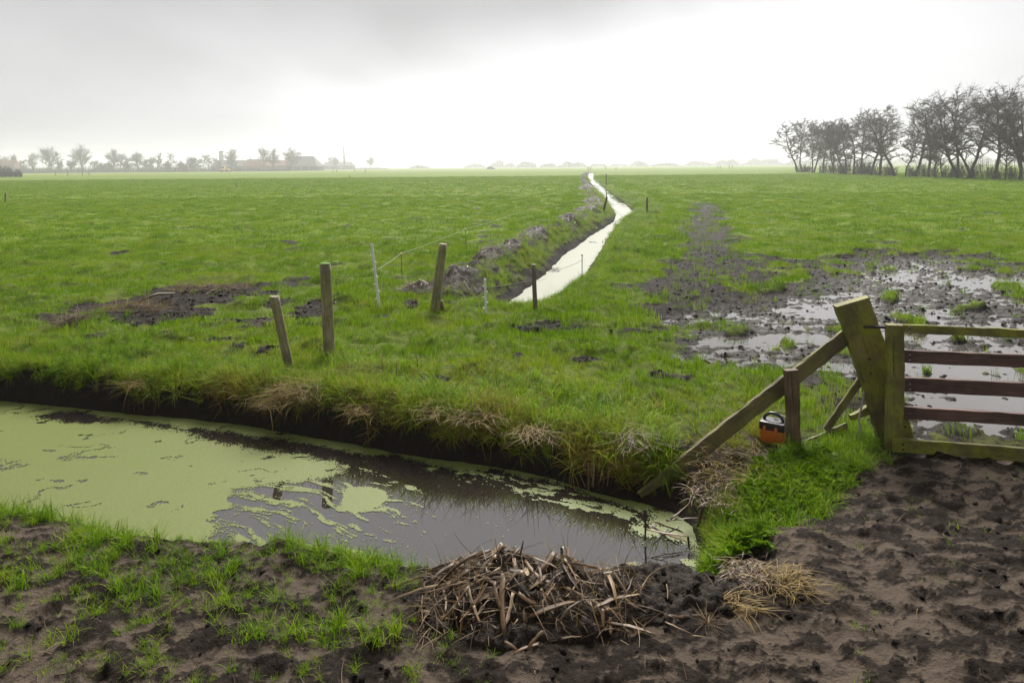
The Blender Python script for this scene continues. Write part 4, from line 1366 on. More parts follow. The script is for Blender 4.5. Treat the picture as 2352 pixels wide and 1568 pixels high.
def main_heap():
    c = Vector((.05, 3.43, gz(.05, 3.43)))
    root = empty('reed_heap', c)
    tag(root, 'heap of dredged brown reed stems and black peat on the near bank', 'reed heap')
    v, q = mound_mesh('soil', -.62, 1.22, 3.02, 3.86, 150, 80, heap_h)
    tag(obj('soil', mesh_np('soil', v, quads=q), M['soil'], root), 'black crumbly peat under the reeds')
    r = random.Random(4)

    def Z(u, v):
        return Vector((826.9 + u * .3906, 1194.4 + v * .3906, 0))

    def on(u, v, lift=.02):
        p = Z(u, v)
        return hit(p.x, p.y, True) + Vector((0, -.012, lift))
    # stems one can pick out in the photograph
    S = [((905, 250), (985, 620), .030, .55), ((842, 345), (850, 725), .036, .38), ((668, 332), (1050, 525), .028, .5), ((535, 258), (620, 315), .026, .5), ((1215, 425), (1480, 560), .020, .62),
         ((1460, 340), (1505, 510), .026, .7), ((900, 795), (1300, 712), .018, .45), ((850, 735), (930, 790), .016, .4), ((640, 405), (475, 618), .014, .55), ((980, 298), (984, 352), .03, .9), ((1550, 482), (1630, 540), .015, .75),
         ((1440, 560), (1550, 550), .020, .5), ((1430, 560), (1430, 690), .024, .3), ((1470, 620), (1470, 690), .020, .45), ((790, 380), (830, 560), .024, .3), ((1000, 590), (1270, 535), .032, .3), ((600, 576), (900, 572), .007, .95),
         ((750, 300), (900, 300), .018, .45), ((560, 400), (590, 520), .010, .8), ((640, 400), (670, 560), .014, .55), ((670, 580), (705, 632), .018, .6), ((1120, 215), (1205, 360), .022, .5), ((960, 205), (1130, 212), .018, .6),
         ((1000, 240), (1170, 320), .016, .4), ((930, 480), (1040, 520), .026, .35), ((1040, 300), (1060, 400), .020, .3), ((1640, 480), (1545, 485), .013, .8), ((1800, 600), (2070, 600), .022, .18), ((1790, 620), (1960, 690), .012, .5),
         ((1950, 705), (2030, 725), .010, .55), ((1650, 435), (1800, 285), .008, .7), ((985, 780), (1080, 690), .020, .5), ((1800, 400), (1805, 500), .008, .6), ((460, 380), (505, 590), .016, .35), ((1060, 420), (1140, 520), .015, .3)]
    for i, (a, b, w, val) in enumerate(S):
        p0, p1 = on(*a), on(*b)
        tag(stalk('reed_stem', p0, p1, w, root, 400 + i, val=val, bend=.05))
    # upright bits on top
    for i, (u, v, u2, v2, w, val) in enumerate(((748, 185, 757, 82, .026, .7), (942, 205, 962, 118, .010, .1), (660, 185, 780, 120, .008, .6), (838, 190, 852, 155, .020, .95), (1255, 268, 1272, 232, .028, .9), (508, 210, 508, 150, .014, .05), (770, 175, 812, 140, .014, .15))):
        a = on(u, v, .0); bb = Z(u2, v2); b = at_y(bb.x, bb.y, a.y + .01)
        stalk('reed_stem', a - (b - a) * .25, b, w, root, 450 + i, val=val, bend=.06)
    # fan of stems down the left flank and over the top
    for i in range(170):
        if i < 80:
            x0, y0 = r.uniform(-.30, .06), r.uniform(3.36, 3.66)
            az = math.pi * r.uniform(.92, 1.32); L = .06 + .36 * r.random() ** 1.5
        else:
            x0, y0 = r.uniform(-.3, .5), r.uniform(3.14, 3.62)
            az = r.uniform(0, 6.283); L = r.uniform(.08, .26)
        x1, y1 = x0 + L * math.cos(az), y0 + L * math.sin(az) * .8
        zs = ground(np.array([x0, x1]), np.array([y0, y1])) + heap_h(np.array([x0, x1]), np.array([y0, y1]))
        stalk('reed_stem', (x0, y0, zs[0] + r.uniform(.012, .04)), (x1, y1, zs[1] + r.uniform(.006, .03)), (.004 + .032 * r.random() ** 2.2), root, 500 + i, up=(r.uniform(-.5, .5), -.3, 1), bend=.07, val=r.random() ** 2.6)

    def pf(rr, m):
        x, y = rr.uniform(-.48, .62, m), rr.uniform(3.12, 3.72, m)
        return np.stack([x, y, ground(x, y) + heap_h(x, y)], 1)
    litter('straw_litter', pf, 620, root, 11, .03, .22, .0055, 'reed', 4, 1.35, .35)
    litter('root_fibres', pf, 260, root, 12, .05, .20, .0035, 'straw', 4, 1.0, .8)
    # crumbs of soil on the right shoulder
    for k in range(60):
        x, y = r.uniform(.35, 1.05), r.uniform(3.25, 3.72)
        h = float(heap_h(np.array([x]), np.array([y]))[0])
        if h > .02:
            s = .010 + .022 * r.random() ** 2
            obj('peat_clod', CL[k % 5], None, root, Matrix.Translation((x, y, gz(x, y) + h)) @ Matrix.Rotation(r.uniform(0, 6), 4, 'Z') @ Matrix.Diagonal((s * 1.3, s, s, 1)))


CL = []
for i in range(5):
    m_ = lump_mesh('peat_clod', 340 + i, .6); m_.materials.append(M['soil']); CL.append(m_)
main_heap()


def side_heap(u, v, wx, wy, h, label, nst, seed, straw=60, mat='reed', dirx=0.35, cat='reed heap'):
    c = hit(u, v)
    root = empty('dredged_heap', c)
    tag(root, label, cat, 'dredged heaps along the ditches')
    r = random.Random(seed)

    def fn(x, y):
        a = np.maximum(0, 1 - ((x - c.x) / wx) ** 2 - ((y - c.y) / wy) ** 2)
        hh = .52 * h * a ** .9 * (1 + .9 * fbm(x * 4.5, y * 4.5, seed, 4, 2.1, .5))
        return hh
    n = 46
    vv, q = mound_mesh('soil', c.x - wx, c.x + wx, c.y - wy, c.y + wy, n, n, fn)
    obj('soil', mesh_np('soil', vv, quads=q), M['soil'], root)

    def top(x, y):
        return float(ground(np.array([x]), np.array([y]))[0] + fn(np.array([x]), np.array([y]))[0])
    for i in range(nst):
        x0, y0 = c.x + r.uniform(-.75, .6) * wx, c.y + r.uniform(-.7, .6) * wy
        az = r.uniform(0, 6.283); L = r.uniform(.25, .7) * min(wx, 1.0)
        x1, y1 = x0 + L * math.cos(az), y0 + L * math.sin(az)
        stalk('reed_stem', (x0, y0, top(x0, y0) + r.uniform(.01, .05)), (x1, y1, top(x1, y1) + r.uniform(.01, .07)), max(.014, 1.3 * c.y / F) * r.uniform(.7, 1.7), root, seed * 50 + i, bend=.07, mat=mat)

    def pf(rr, m):
        x, y = c.x + rr.uniform(-.95, .95, m) * wx, c.y + rr.uniform(-.95, .95, m) * wy
        return np.stack([x, y, ground(x, y) + fn(x, y)], 1)
    litter('straw_litter', pf, int(straw * 4.2), root, seed, .12, .45, max(.006, .55 * c.y / F), mat, 3, 1.3, .3)
    return root


side_heap(952, 668, .40, .34, .20, 'round dredged heap with pale reed ends right of the tall white post', 16, 21)
side_heap(1062, 628, .42, .75, .16, 'dark peat heap behind the leaning round post', 10, 22, 40)
side_heap(1118, 592, .40, .60, .16, 'dredged heap of reeds third along the channel bank', 12, 23)
side_heap(1160, 568, .42, .85, .22, 'dredged heap with one pale split stem on the channel bank', 14, 24)
side_heap(1225, 535, .48, 1.5, .24, 'long dredged heap with white husks halfway to the channel bend', 18, 25)
side_heap(1305, 502, .55, 1.7, .26, 'bulky brown heap just before the channel bend', 16, 26, 70)
side_heap(1340, 484, .55, 2.2, .24, 'brown heap left of the tilting bank post', 12, 27, 60)
side_heap(1367, 460, .6, 4.5, .25, 'flat brown heap beyond the tilting bank post', 8, 28, 60)
side_heap(1352, 430, .8, 9.0, .3, 'last brown heap up the channel', 6, 29, 50)
side_heap(480, 664, .75, .28, .10, 'low ridge of mud topped with brown straw in the left pasture', 5, 31, 150, 'straw')
side_heap(310, 715, .50, .26, .13, 'muddy ridge with orange brown straw nearer the front ditch', 6, 32, 110, 'straw')
side_heap(170, 742, .22, .20, .12, 'small heap of dark straw at the left end of the muddy ridge', 5, 33, 80, 'reed')
side_heap(600, 746, .20, .16, .10, 'black clod heap left of the thin crooked post', 0, 34, 6, 'reed')
# fallen branch
fb0, fb1 = hit(325, 696), hit(400, 682)
br = empty('fallen_branch', fb0)
tag(br, 'short grey fallen branch lying on the left muddy ridge', 'branch')
obj('bough', tube_mesh('bough', [fb0 + Vector((0, 0, .05)), fb0.lerp(fb1, .5) + Vector((0, 0, .09)), fb1 + Vector((0, 0, .05))], .028, 7, .7, .12), M['greypost'], br)
obj('side_twig', tube_mesh('side_twig', [fb0 + Vector((.0, 0, .06)), fb0 + Vector((-.04, -.05, -.04))], .015, 6, .7, .1), M['greypost'], br)

def loose_bits(rr, m):
    x, y = rr.uniform(-2.8, 3.6, m), 2.6 + 2.6 * rr.random(m) ** 1.3
    g = ground(x, y, True)
    k = (g['front'] > .6) & (g['sa'] > .25)
    x, y, z = np.where(k, x, .9), np.where(k, y, 3.2), np.where(k, g['z'], gz(.9, 3.2))
    return np.stack([x, y, z], 1)


tag(litter('straw_litter', loose_bits, 520, None, 61, .02, .13, .004, 'reed', 4, 1.45, .1), 'loose bits of straw trodden into the near mud', 'straw', kind='stuff')

# ------------------------------------------------------------------ tussocks of dead grass
def tussock(p, n, h, spread, label, seed,  mat='straw', droop=1.7, lean=.55, flow=None, w=.0038, name='grass_tussock'):
    n, spread = int(n * .75), spread * 1.45
    v, q, t, bv = blades(n=n, h=h, spread=spread, w=w, lean=lean, droop=droop, seg=6, seed=seed, flat=.25, hvar=.6, comb=math.atan2(flow[1], flow[0]) if flow else None)
    if flow:
        k = np.clip(v[:, 2:3], 0, None) / h
        v = v + np.array(flow)[None] * k ** 1.3 * h
    # keep it a dome that lies on the ground
    gx, gy = v[:, 0] + p.x, v[:, 1] + p.y
    dome = .16 * h * np.clip(1 - (v[:, 0] ** 2 + v[:, 1] ** 2) / (spread * 1.4) ** 2, 0, 1)
    v[:, 2] += dome
    z = ground(gx, gy)
    v[:, 2] = np.maximum(v[:, 2] + p.z, z + .004)
    v[:, 0], v[:, 1] = gx, gy
    me = mesh_np(name, v - np.array(p)[None], quads=q, tris=t, attrs=dict(bv=bv))
    tag(obj(name, me, M[mat], None, Matrix.Translation(p)), label, 'tussock', 'dead grass tussocks')


tussock(hit(695, 905), 520, .34, .20, 'large straw coloured tussock at the foot of the thin crooked post', 701, flow=(-.1, -.6, -.25))
tussock(hit(660, 935), 240, .26, .16, 'straw tufts hanging down the bank below the large tussock', 702, flow=(-.3, -.8, -.5))
tussock(hit(790, 862), 200, .22, .14, 'low straw tussock behind the tall mossy topped post', 703, flow=(.3, -.3, -.2))
tussock(hit(1235, 1000), 300, .28, .14, 'straw tussock hanging over the middle of the dark bank', 704, flow=(.1, -.8, -.6))
tussock(hit(1110, 968), 260, .28, .15, 'drooping straw fringe on the bank left of the reed stubs', 705, flow=(-.2, -.8, -.4))
tussock(hit(1470, 1010), 320, .26, .14, 'reddish dead grass fan above the foot of the slanting board', 706, 'reed', flow=(.0, -.9, -.5))
tussock(hit(1010, 950), 200, .26, .14, 'green brown drooping tussock at the bank lip before the channel', 707, flow=(-.2, -.8, -.3))
tussock(hit(850, 955), 220, .26, .14, 'drooping tussock on the bank right of the large straw one', 708, flow=(-.1, -.9, -.3))
tussock(hit(325, 895), 150, .22, .12, 'thin straw tussock on the bank above the left duckweed', 709, flow=(0, -.8, -.2))
tussock(hit(1700, 1075), 560, .17, .25, 'golden dead grass mat beside the lush green patch', 710, droop=1.4, flow=(-.4, -.3, -.2))
tussock(hit(1668, 1140), 520, .13, .20, 'tangled straw at the water end below the slanting board', 711, 'reed', droop=1.5, flow=(-.1, -.4, -.3))
tussock(hit(1725, 1318), 520, .10, .09, 'mat of pulled brown grass on mud beside the ditch corner', 712, 'reed', droop=2.2, flow=(-.1, -.4, -.3))
tussock(hit(1800, 1340), 300, .13, .09, 'small brown and green grass mat right of the pulled mat', 713, droop=1.9, flow=(.5, -.4, -.2))
tussock(hit(1690, 1392), 140, .13, .07, 'yellow green uprooted tuft on the right end of the heap', 714, droop=1.6, flow=(.3, -.4, -.2))

# ------------------------------------------------------------------ broken reeds at the water
def reeds(name, label, S, mat, seed, base_on_ground=True, w=.012, group=None):
    a0 = S[0]
    b0 = at(a0[0], a0[1], WZ)
    root = empty(name, (b0[0], b0[1], WZ))
    tag(root, label, 'reeds', group)
    for i, (u0, v0, u1, v1, ww) in enumerate(S):
        h0 = hit(u0, v0)
        if h0.z < WZ: h0 = Vector(at(u0, v0, WZ - .01))
        p1 = at_y(u1, v1, h0.y - .02)
        d = (p1 - h0)
        stalk('reed_stem', h0 - d * .08, p1, ww, root, seed + i, bend=.04, mat=mat)


reeds('reed_stubs', 'broken reed stubs standing at the foot of the dark bank', [(1352, 1126, 1352, 1062, .022), (1362, 1130, 1364, 1060, .020), (1376, 1130, 1372, 1070, .018), (1386, 1128, 1390, 1066, .018), (1345, 1120, 1330, 1085, .014), (1395, 1125, 1402, 1068, .014), (1360, 1120, 1340, 1072, .012)], 'reed', 820)
reeds('reed_stubs', 'two slim reed stems at the left bank edge', [(322, 958, 320, 898, .014), (328, 956, 331, 905, .013), (309, 952, 306, 925, .012), (355, 950, 362, 900, .010)], 'reed', 840)
r0 = at(1478, 1200, WZ)
br2 = empty('bent_reeds', (r0[0], r0[1], WZ))
tag(br2, 'tangle of bent dark reed stems standing in the ditch corner', 'reeds')
zz = lambda u, v, y: at_y(u, v, y)
for i, (u0, v0, y0, u1, v1, y1, w_, m_) in enumerate(((1482, 1240, 4.70, 1479, 1168, 4.70, .011, 'darkreed'), (1490, 1206, 4.72, 1575, 1242, 4.66, .012, 'reed'), (1485, 1215, 4.70, 1582, 1232, 4.60, .010, 'reed'), (1500, 1196, 4.74, 1570, 1222, 4.70, .010, 'reed'), (1580, 1230, 4.62, 1583, 1262, 4.60, .011, 'darkreed'),
                                                      (1497, 1205, 4.72, 1560, 1252, 4.60, .009, 'darkreed'), (1535, 1215, 4.70, 1500, 1250, 4.58, .009, 'darkreed'), (1560, 1210, 4.72, 1520, 1232, 4.68, .008, 'darkreed'), (1540, 1192, 4.85, 1600, 1140, 5.0, .012, 'reed'), (1530, 1196, 4.86, 1612, 1190, 4.85, .011, 'reed'), (1600, 1215, 4.75, 1622, 1130, 4.9, .014, 'reed'))):
    stalk('reed_stem', zz(u0, v0, y0), zz(u1, v1, y1), w_ * 1.7, br2, 860 + i, bend=.03, mat=m_)

# dry weed stems standing in the bank grass
for i, (u, v, hp, lab) in enumerate(((612, 905, 58, 'thin dead weed stalk left of the crooked post'), (560, 880, 40, 'short dead weed stalk in the grass left of the crooked post'), (880, 870, 60, 'dead weed stalk right of the tall mossy topped post'), (905, 880, 50, 'second dead weed stalk right of the tall mossy topped post'),
                                     (960, 850, 45, 'slim dead weed stalk in the pasture before the leaning post'), (432, 940, 55, 'curved dead weed stalk above the duckweed'), (395, 930, 48, 'straight dead weed stalk above the duckweed'))):
    b = hit(u, v); t = at_y(u + (6 if i % 2 else -8), v - hp, b.y)
    root = empty('weed_stalk', b)
    tag(root, lab, 'weed', 'dead weed stalks')
    obj('stem', tube_mesh('stem', [b - Vector((0, 0, .05)), b.lerp(t, .5) + Vector((.012, 0, 0)), t], .0035, 5, .5), M['straw'], root)
    for k in range(4):
        q_ = b.lerp(t, .45 + .14 * k)
        obj('side_shoot', tube_mesh('side_shoot', [q_, q_ + Vector((.03 * (-1) ** k, .01, .035))], .002, 4, .4), M['straw'], root)

# leafy herbs in the lush patch
def herb_mesh(seed):
    r = np.random.default_rng(seed)
    V, T, B = [], [], []
    for k in range(9):
        az = r.uniform(0, 6.283); L = r.uniform(.06, .11); th = r.uniform(.5, 1.1)
        d = np.array([math.cos(az) * math.sin(th), math.sin(az) * math.sin(th), math.cos(th)])
        s = np.array([-math.sin(az), math.cos(az), 0]); n_ = np.cross(s, d)
        for j in range(7):
            c = d * L * (.35 + .65 * j / 6) - np.array([0, 0, .05 * (j / 6) ** 2])
            sz = .026 * (1 - .55 * j / 6)
            for sg in (-1, 1):
                tip = c + s * sg * sz * 1.5 + d * sz * .8 + n_ * r.normal(0, .004)
                b = len(V)
                V += [c - d * sz * .35, c + s * sg * sz * .7 - d * sz * .3, tip, c + d * sz * .5]
                T += [(b, b + 1, b + 2), (b, b + 2, b + 3)]; B += [r.random()] * 4
    return mesh_np('h', np.array(V), tris=np.array(T), attrs=dict(bv=np.array(B)), smooth=False)


def herbs():
    protos = []
    for i in range(4):
        me = herb_mesh(900 + i); me.materials.append(M['blade']); protos.append(bpy.data.objects.new('h', me))
    P = []
    for k in range(1500):
        u, v = RG.normal(1830, 60), RG.normal(1100, 40)
        a = at(u, v, .03)
        if sdist(np.array([a[0]]), np.array([a[1]]), GREEN_R)[0] < -.02: P.append((a[0], a[1]))
        if len(P) >= 150: break
    for k in range(70):
        a = at(RG.uniform(1610, 1760), RG.uniform(1200, 1300), .02); P.append((a[0], a[1]))
    P = np.array(P)
    g = ground(P[:, 0], P[:, 1], True)
    k = g['sa'] > .08
    P, z = P[k], g['z'][k]; m = len(P)
    scatter('leafy_herbs', np.column_stack([P, z + .03]), rots(m, .15), sclv(RG.uniform(.5, .95, m)), RG.integers(0, 4, m), np.clip(.16 + RG.normal(0, .07, m), .02, .5), protos, 'low feathery green herbs growing in the lush grass', 'herbs')


herbs()

# ------------------------------------------------------------------ trees
def tubes(name, p0, p1, r0, r1, sides):
    p0, p1 = np.asarray(p0, float), np.asarray(p1, float)
    r0, r1 = np.asarray(r0, float), np.asarray(r1, float)
    d = p1 - p0
    d /= np.linalg.norm(d, axis=1, keepdims=True) + 1e-9
    ref = np.where(np.abs(d[:, 2:3]) > .9, np.array([[1., 0, 0]]), np.array([[0, 0, 1.]]))
    a = np.cross(d, ref); a /= np.linalg.norm(a, axis=1, keepdims=True) + 1e-9
    b = np.cross(d, a)
    n = len(p0)
    V = []
    for (p, r) in ((p0, r0), (p1, r1)):
        for j in range(sides):
            t = 6.28318 * j / sides
            V.append(p + (a * math.cos(t) + b * math.sin(t)) * r[:, None])
    V = np.stack(V, 1).reshape(-1, 3)
    o = (np.arange(n) * 2 * sides)[:, None]
    q = np.concatenate([o + np.array([[j, (j + 1) % sides, sides + (j + 1) % sides, sides + j]]) for j in range(sides)])
    return mesh_np(name, V, quads=q)


def cones(name, p0, p1, r0):
    p0, p1 = np.asarray(p0, float), np.asarray(p1, float)
    d = p1 - p0
    d /= np.linalg.norm(d, axis=1, keepdims=True) + 1e-9
    a = np.cross(d, np.array([[.3, .5, .8]])); a /= np.linalg.norm(a, axis=1, keepdims=True) + 1e-9
    b = np.cross(d, a)
    r = np.asarray(r0)[:, None]
    V = np.stack([p0 + a * r, p0 + (-.5 * a + .866 * b) * r, p0 + (-.5 * a - .866 * b) * r, p1], 1).reshape(-1, 3)
    o = (np.arange(len(p0)) * 4)[:, None]
    t = np.concatenate([o + np.array([[0, 1, 3]]), o + np.array([[1, 2, 3]]), o + np.array([[2, 0, 3]])])
    return mesh_np(name, V, tris=t, smooth=False)


def grow(r, p, d, L, rad, segs, wander, up, trop=0.0):
    """a wandering limb: list of points and radii"""
    P, Rr = [np.array(p, float)], [rad]
    d = np.array(d, float)
    for i in range(segs):
        d = d + r.normal(0, wander, 3) + np.array([0, 0, up])
        d /= np.linalg.norm(d)
        P.append(P[-1] + d * L / segs)
        Rr.append(rad * (1 - .78 * (i + 1) / segs))
    return P, Rr


def winter_tree(name, base, Ht, label, seed, style='alder', stems=1, lean=0.0, width=.5, group=None, trunk_r=None, twigs=14, twig_r=.02, mats=('bark', 'twig')):
    r = np.random.default_rng(seed)
    S0, S1, R0, R1 = [], [], [], []
    T0, T1, TR = [], [], []

    def put(P, Rr):
        for i in range(len(P) - 1):
            S0.append(P[i]); S1.append(P[i + 1]); R0.append(Rr[i]); R1.append(Rr[i + 1])
    tr = trunk_r or Ht * .022
    for s in range(stems):
        off = np.array([r.normal(0, .25), r.normal(0, .25), -.15]) * (stems > 1) + np.array([0, 0, -.1])
        d0 = np.array([lean * .7 + r.normal(0, .06 + .12 * (stems > 1)), r.normal(0, .08), 1.0]); d0 /= np.linalg.norm(d0)
        if style == 'alder':
            hh = Ht * r.uniform(.84, 1.0) if stems > 1 else Ht * .96
            P, Rr = grow(r, off, d0, hh, tr * r.uniform(.8, 1.1), 11, .10, .06)
            nl, tmin = 22, .26
        elif style == 'poplar':
            P, Rr = grow(r, off, (0, 0, 1), Ht * .98, tr, 9, .02, .05)
            nl, tmin = 26, .16
        else:
            P, Rr = grow(r, off, d0, Ht * .55, tr, 6, .04, .05)
            nl, tmin = 28, .38
        put(P, Rr)
        for k in range(nl):
            f = tmin + (1 - tmin) * (k + r.random()) / nl
            i = min(int(f * (len(P) - 1)), len(P) - 2)
            a = f * (len(P) - 1) - i
            bp = P[i] * (1 - a) + P[i + 1] * a
            br_ = max(Rr[i] * .62, .02, twig_r * 2.4)
            az = k * 2.4 + r.uniform(-.5, .5)
            if style == 'alder':
                el = r.uniform(.15, .75); L = Ht * width * .5 * (.42 + .62 * math.sin(min(1, (f - tmin) / .75) * math.pi * .8 + .35)) * r.uniform(.65, 1.2); up = .06
            elif style == 'poplar':
                el = r.uniform(1.15, 1.35); L = Ht * .16 * (1.3 - f); up = .15
            else:
                el = r.uniform(.15, 1.4) * (.55 + .5 * f); el = min(el, 1.48); up = .04
                # reach the outline of a rounded crown
                dx_, dz_ = math.cos(el) / (width * Ht * .5), math.sin(el) / (Ht * .42)
                oz_ = (bp[2] - Ht * .56) / (Ht * .42)
                qa, qb, qc = dx_ * dx_ + dz_ * dz_, oz_ * dz_, oz_ * oz_ - 1
                L = max(.1 * Ht, (-qb + math.sqrt(max(0, qb * qb - qa * qc))) / qa) * r.uniform(.72, .92)
            d = np.array([math.cos(az) * math.cos(el), math.sin(az) * math.cos(el), math.sin(el)])
            LP, LR = grow(r, bp, d, L, br_, 5, .16, up)
            put(LP, LR)
            ns = (7 if style == 'alder' else 9) if style != 'poplar' else 3
            for q in range(ns):
                ff = .25 + .75 * (q + r.random()) / ns
                i2 = min(int(ff * 5), 4)
                sp = LP[i2] + (LP[i2 + 1] - LP[i2]) * (ff * 5 - i2)
                dd = (LP[i2 + 1] - LP[i2]); dd /= np.linalg.norm(dd)
                sd = dd * .5 + r.normal(0, .55, 3) * np.array([1, 1, .55]) + np.array([0, 0, .16 if style != 'alder' else .08])
                sd /= np.linalg.norm(sd)
                SL = L * r.uniform(.22, .42) + .15
                SP, SR_ = grow(r, sp, sd, SL, max(LR[i2] * .55, twig_r * 1.5), 3, .2, .03)
                put(SP, SR_)
                m = twigs
                u = r.random(m) * 3
                ii = np.minimum(u.astype(int), 2)
                spa = np.array(SP)
                tp = spa[ii] + (spa[ii + 1] - spa[ii]) * (u - ii)[:, None]
                td = sd[None] * .6 + r.normal(0, .6, (m, 3)) * np.array([[1, 1, .5]]) + np.array([[0, 0, .10 if style == 'alder' else .25]])
                td /= np.linalg.norm(td, axis=1, keepdims=True)
                tl = SL * r.uniform(.35, .9, m)[:, None]
                T0.append(tp); T1.append(tp + td * tl); TR.append(np.full(m, twig_r))
    root = empty(name, base)
    tag(root, label, 'tree', group)
    mw = Matrix.Translation(base)
    top = max(float(np.max(np.array(S1)[:, 2])), float(np.concatenate(T1)[:, 2].max()))
    mw = mw @ Matrix.Diagonal((Ht / top, Ht / top, Ht / top, 1))
    obj('trunk', tubes('trunk', S0, S1, R0, R1, 5), M[mats[0]], root, mw)
    obj('crown', cones('crown', np.concatenate(T0), np.concatenate(T1), np.concatenate(TR)), M[mats[1]], root, mw)
    return root


def alders():
    """the row on the right, walked from its far end to its near end"""
    def D(zx, zy): return 1745.6 + zx * .2578, 165.4 + zy * .2578
    rowv = lambda zx: np.interp(zx, [0, 320, 1195, 1800, 2310, 2700], [884, 892, 931, 951, 970, 985])
    L = [(330, 440, 1, -.02, 'leftmost alder of the row with a low sweeping crown'), (372, 430, 1, -.02, 'second alder from the far end of the row'), (470, 440, 2, .02, 'twin stemmed alder third from the far end'), (565, 470, 1, .0, 'slim alder fourth from the far end'),
         (655, 440, 2, .05, 'twin stemmed alder above the left undergrowth'), (760, 420, 2, .0, 'dense dark alder in the thick of the far half'), (830, 420, 1, .02, 'slim alder right of the dense dark one'), (905, 345, 1, .0, 'tall straight alder above the brown undergrowth'), (990, 360, 1, -.02, 'slender alder before the first gap in the row'),
         (1065, 312, 1, .05, 'alder on the left side of the first gap'), (1196, 318, 1, -.14, 'alder leaning left beyond the first gap'), (1300, 430, 1, .05, 'small leaning alder left of the straight thick one'), (1380, 262, 1, -.02, 'straight thick trunked alder in mid row'), (1500, 280, 1, .10, 'alder leaning right next to the straight thick one'),
         (1560, 480, 1, .12, 'low alder in the dip before the big clump'), (1630, 470, 1, -.12, 'short crooked alder at the foot of the big clump'), (1800, 115, 2, -.06, 'tallest multi stemmed alder of the big clump'), (1850, 200, 2, .12, 'wide alder sharing the big clump on its right side'),
         (2105, 95, 1, .01, 'tall single alder with the highest pointed top'), (2190, 420, 1, .10, 'small alder right of the highest pointed one'), (2300, 190, 2, -.04, 'heavy alder at the right picture edge'), (2440, 150, 2, .0, 'alder cut off by the right picture edge')]
    for i, (zx, zt, st_, ln, lab) in enumerate(L):
        u, v = D(zx, rowv(zx)); _, vt = D(zx, zt)
        b = Vector(at(u, v)); b.z = gz(b.x, b.y)
        Ht = (v - vt) * b.y / F * 1.07
        winter_tree('alder_tree', b, Ht, lab, 1000 + i, 'alder', st_, ln, (.66 if Ht > 9 else .85), 'alders in the row on the right', trunk_r=Ht * (.019 if st_ > 1 else .022), twigs=15, twig_r=.00017 * b.y + .004)
    # undergrowth
    for i, (zx, w, h, lab) in enumerate(((400, 5, 2.6, 'low dark bush under the far end alders'), (640, 6, 3.6, 'broad bush under the twin stemmed alders'), (820, 6, 4.6, 'tall brown bush in the thick of the row'), (950, 4, 3.8, 'bush right of the tall brown one'), (1120, 4, 2.6, 'small bush in the first gap'), (1440, 4, 3.0, 'bush under the leaning mid row alders'), (1680, 4, 3.0, 'bush at the foot of the big clump'), (1960, 5, 3.4, 'brushwood between the clump and the tall single alder'), (2230, 5, 3.2, 'brushwood near the right picture edge'))):
        u, v = D(zx, rowv(zx) - 2)
        b = Vector(at(u, v)); b.z = gz(b.x, b.y)
        bush('bush', b, w, h * 1.0, lab, 1100 + i, .00017 * b.y + .003, 'undergrowth below the alders', 850)


def bush(name, b, w, h, label, seed, tr, group=None, n=900, mats=('bark', 'twig')):
    r = np.random.default_rng(seed)
    k = 46
    az, rad = r.uniform(0, 6.283, k), w * .5 * np.sqrt(r.random(k))
    p0 = np.stack([rad * np.cos(az), rad * np.sin(az) * .6, np.full(k, -.1)], 1)
    d = np.stack([r.normal(0, .35, k), r.normal(0, .35, k), np.ones(k)], 1)
    L = h * r.uniform(.45, 1.0, k) * (1 - .35 * (rad / (w * .5)) ** 2)
    p1 = p0 + d / np.linalg.norm(d, axis=1, keepdims=True) * L[:, None]
    i = r.integers(0, k, n)
    t = r.uniform(.15, 1, n)[:, None]
    q0 = p0[i] + (p1[i] - p0[i]) * t
    td = r.normal(0, .6, (n, 3)) + np.array([[0, 0, .45]])
    td /= np.linalg.norm(td, axis=1, keepdims=True)
    q1 = q0 + td * (h * r.uniform(.12, .32, n))[:, None]
    root = empty(name, b)
    tag(root, label, 'bush', group)
    mw = Matrix.Translation(b)
    obj('stems', tubes('stems', p0, p1, np.full(k, tr * 1.6), np.full(k, tr * .7), 4), M[mats[0]], root, mw)
    obj('twigs', cones('twigs', q0, q1, np.full(n, tr)), M[mats[1]], root, mw)
    return root


alders()

# ------------------------------------------------------------------ the farm on the left horizon
def FD(zx, zy): return zx * .3906, 275.6 + zy * .3906


def far_base(u, Y):
    d = ray(u, 390)
    x = d[0] * Y
    return Vector((x, Y, gz(x, Y)))


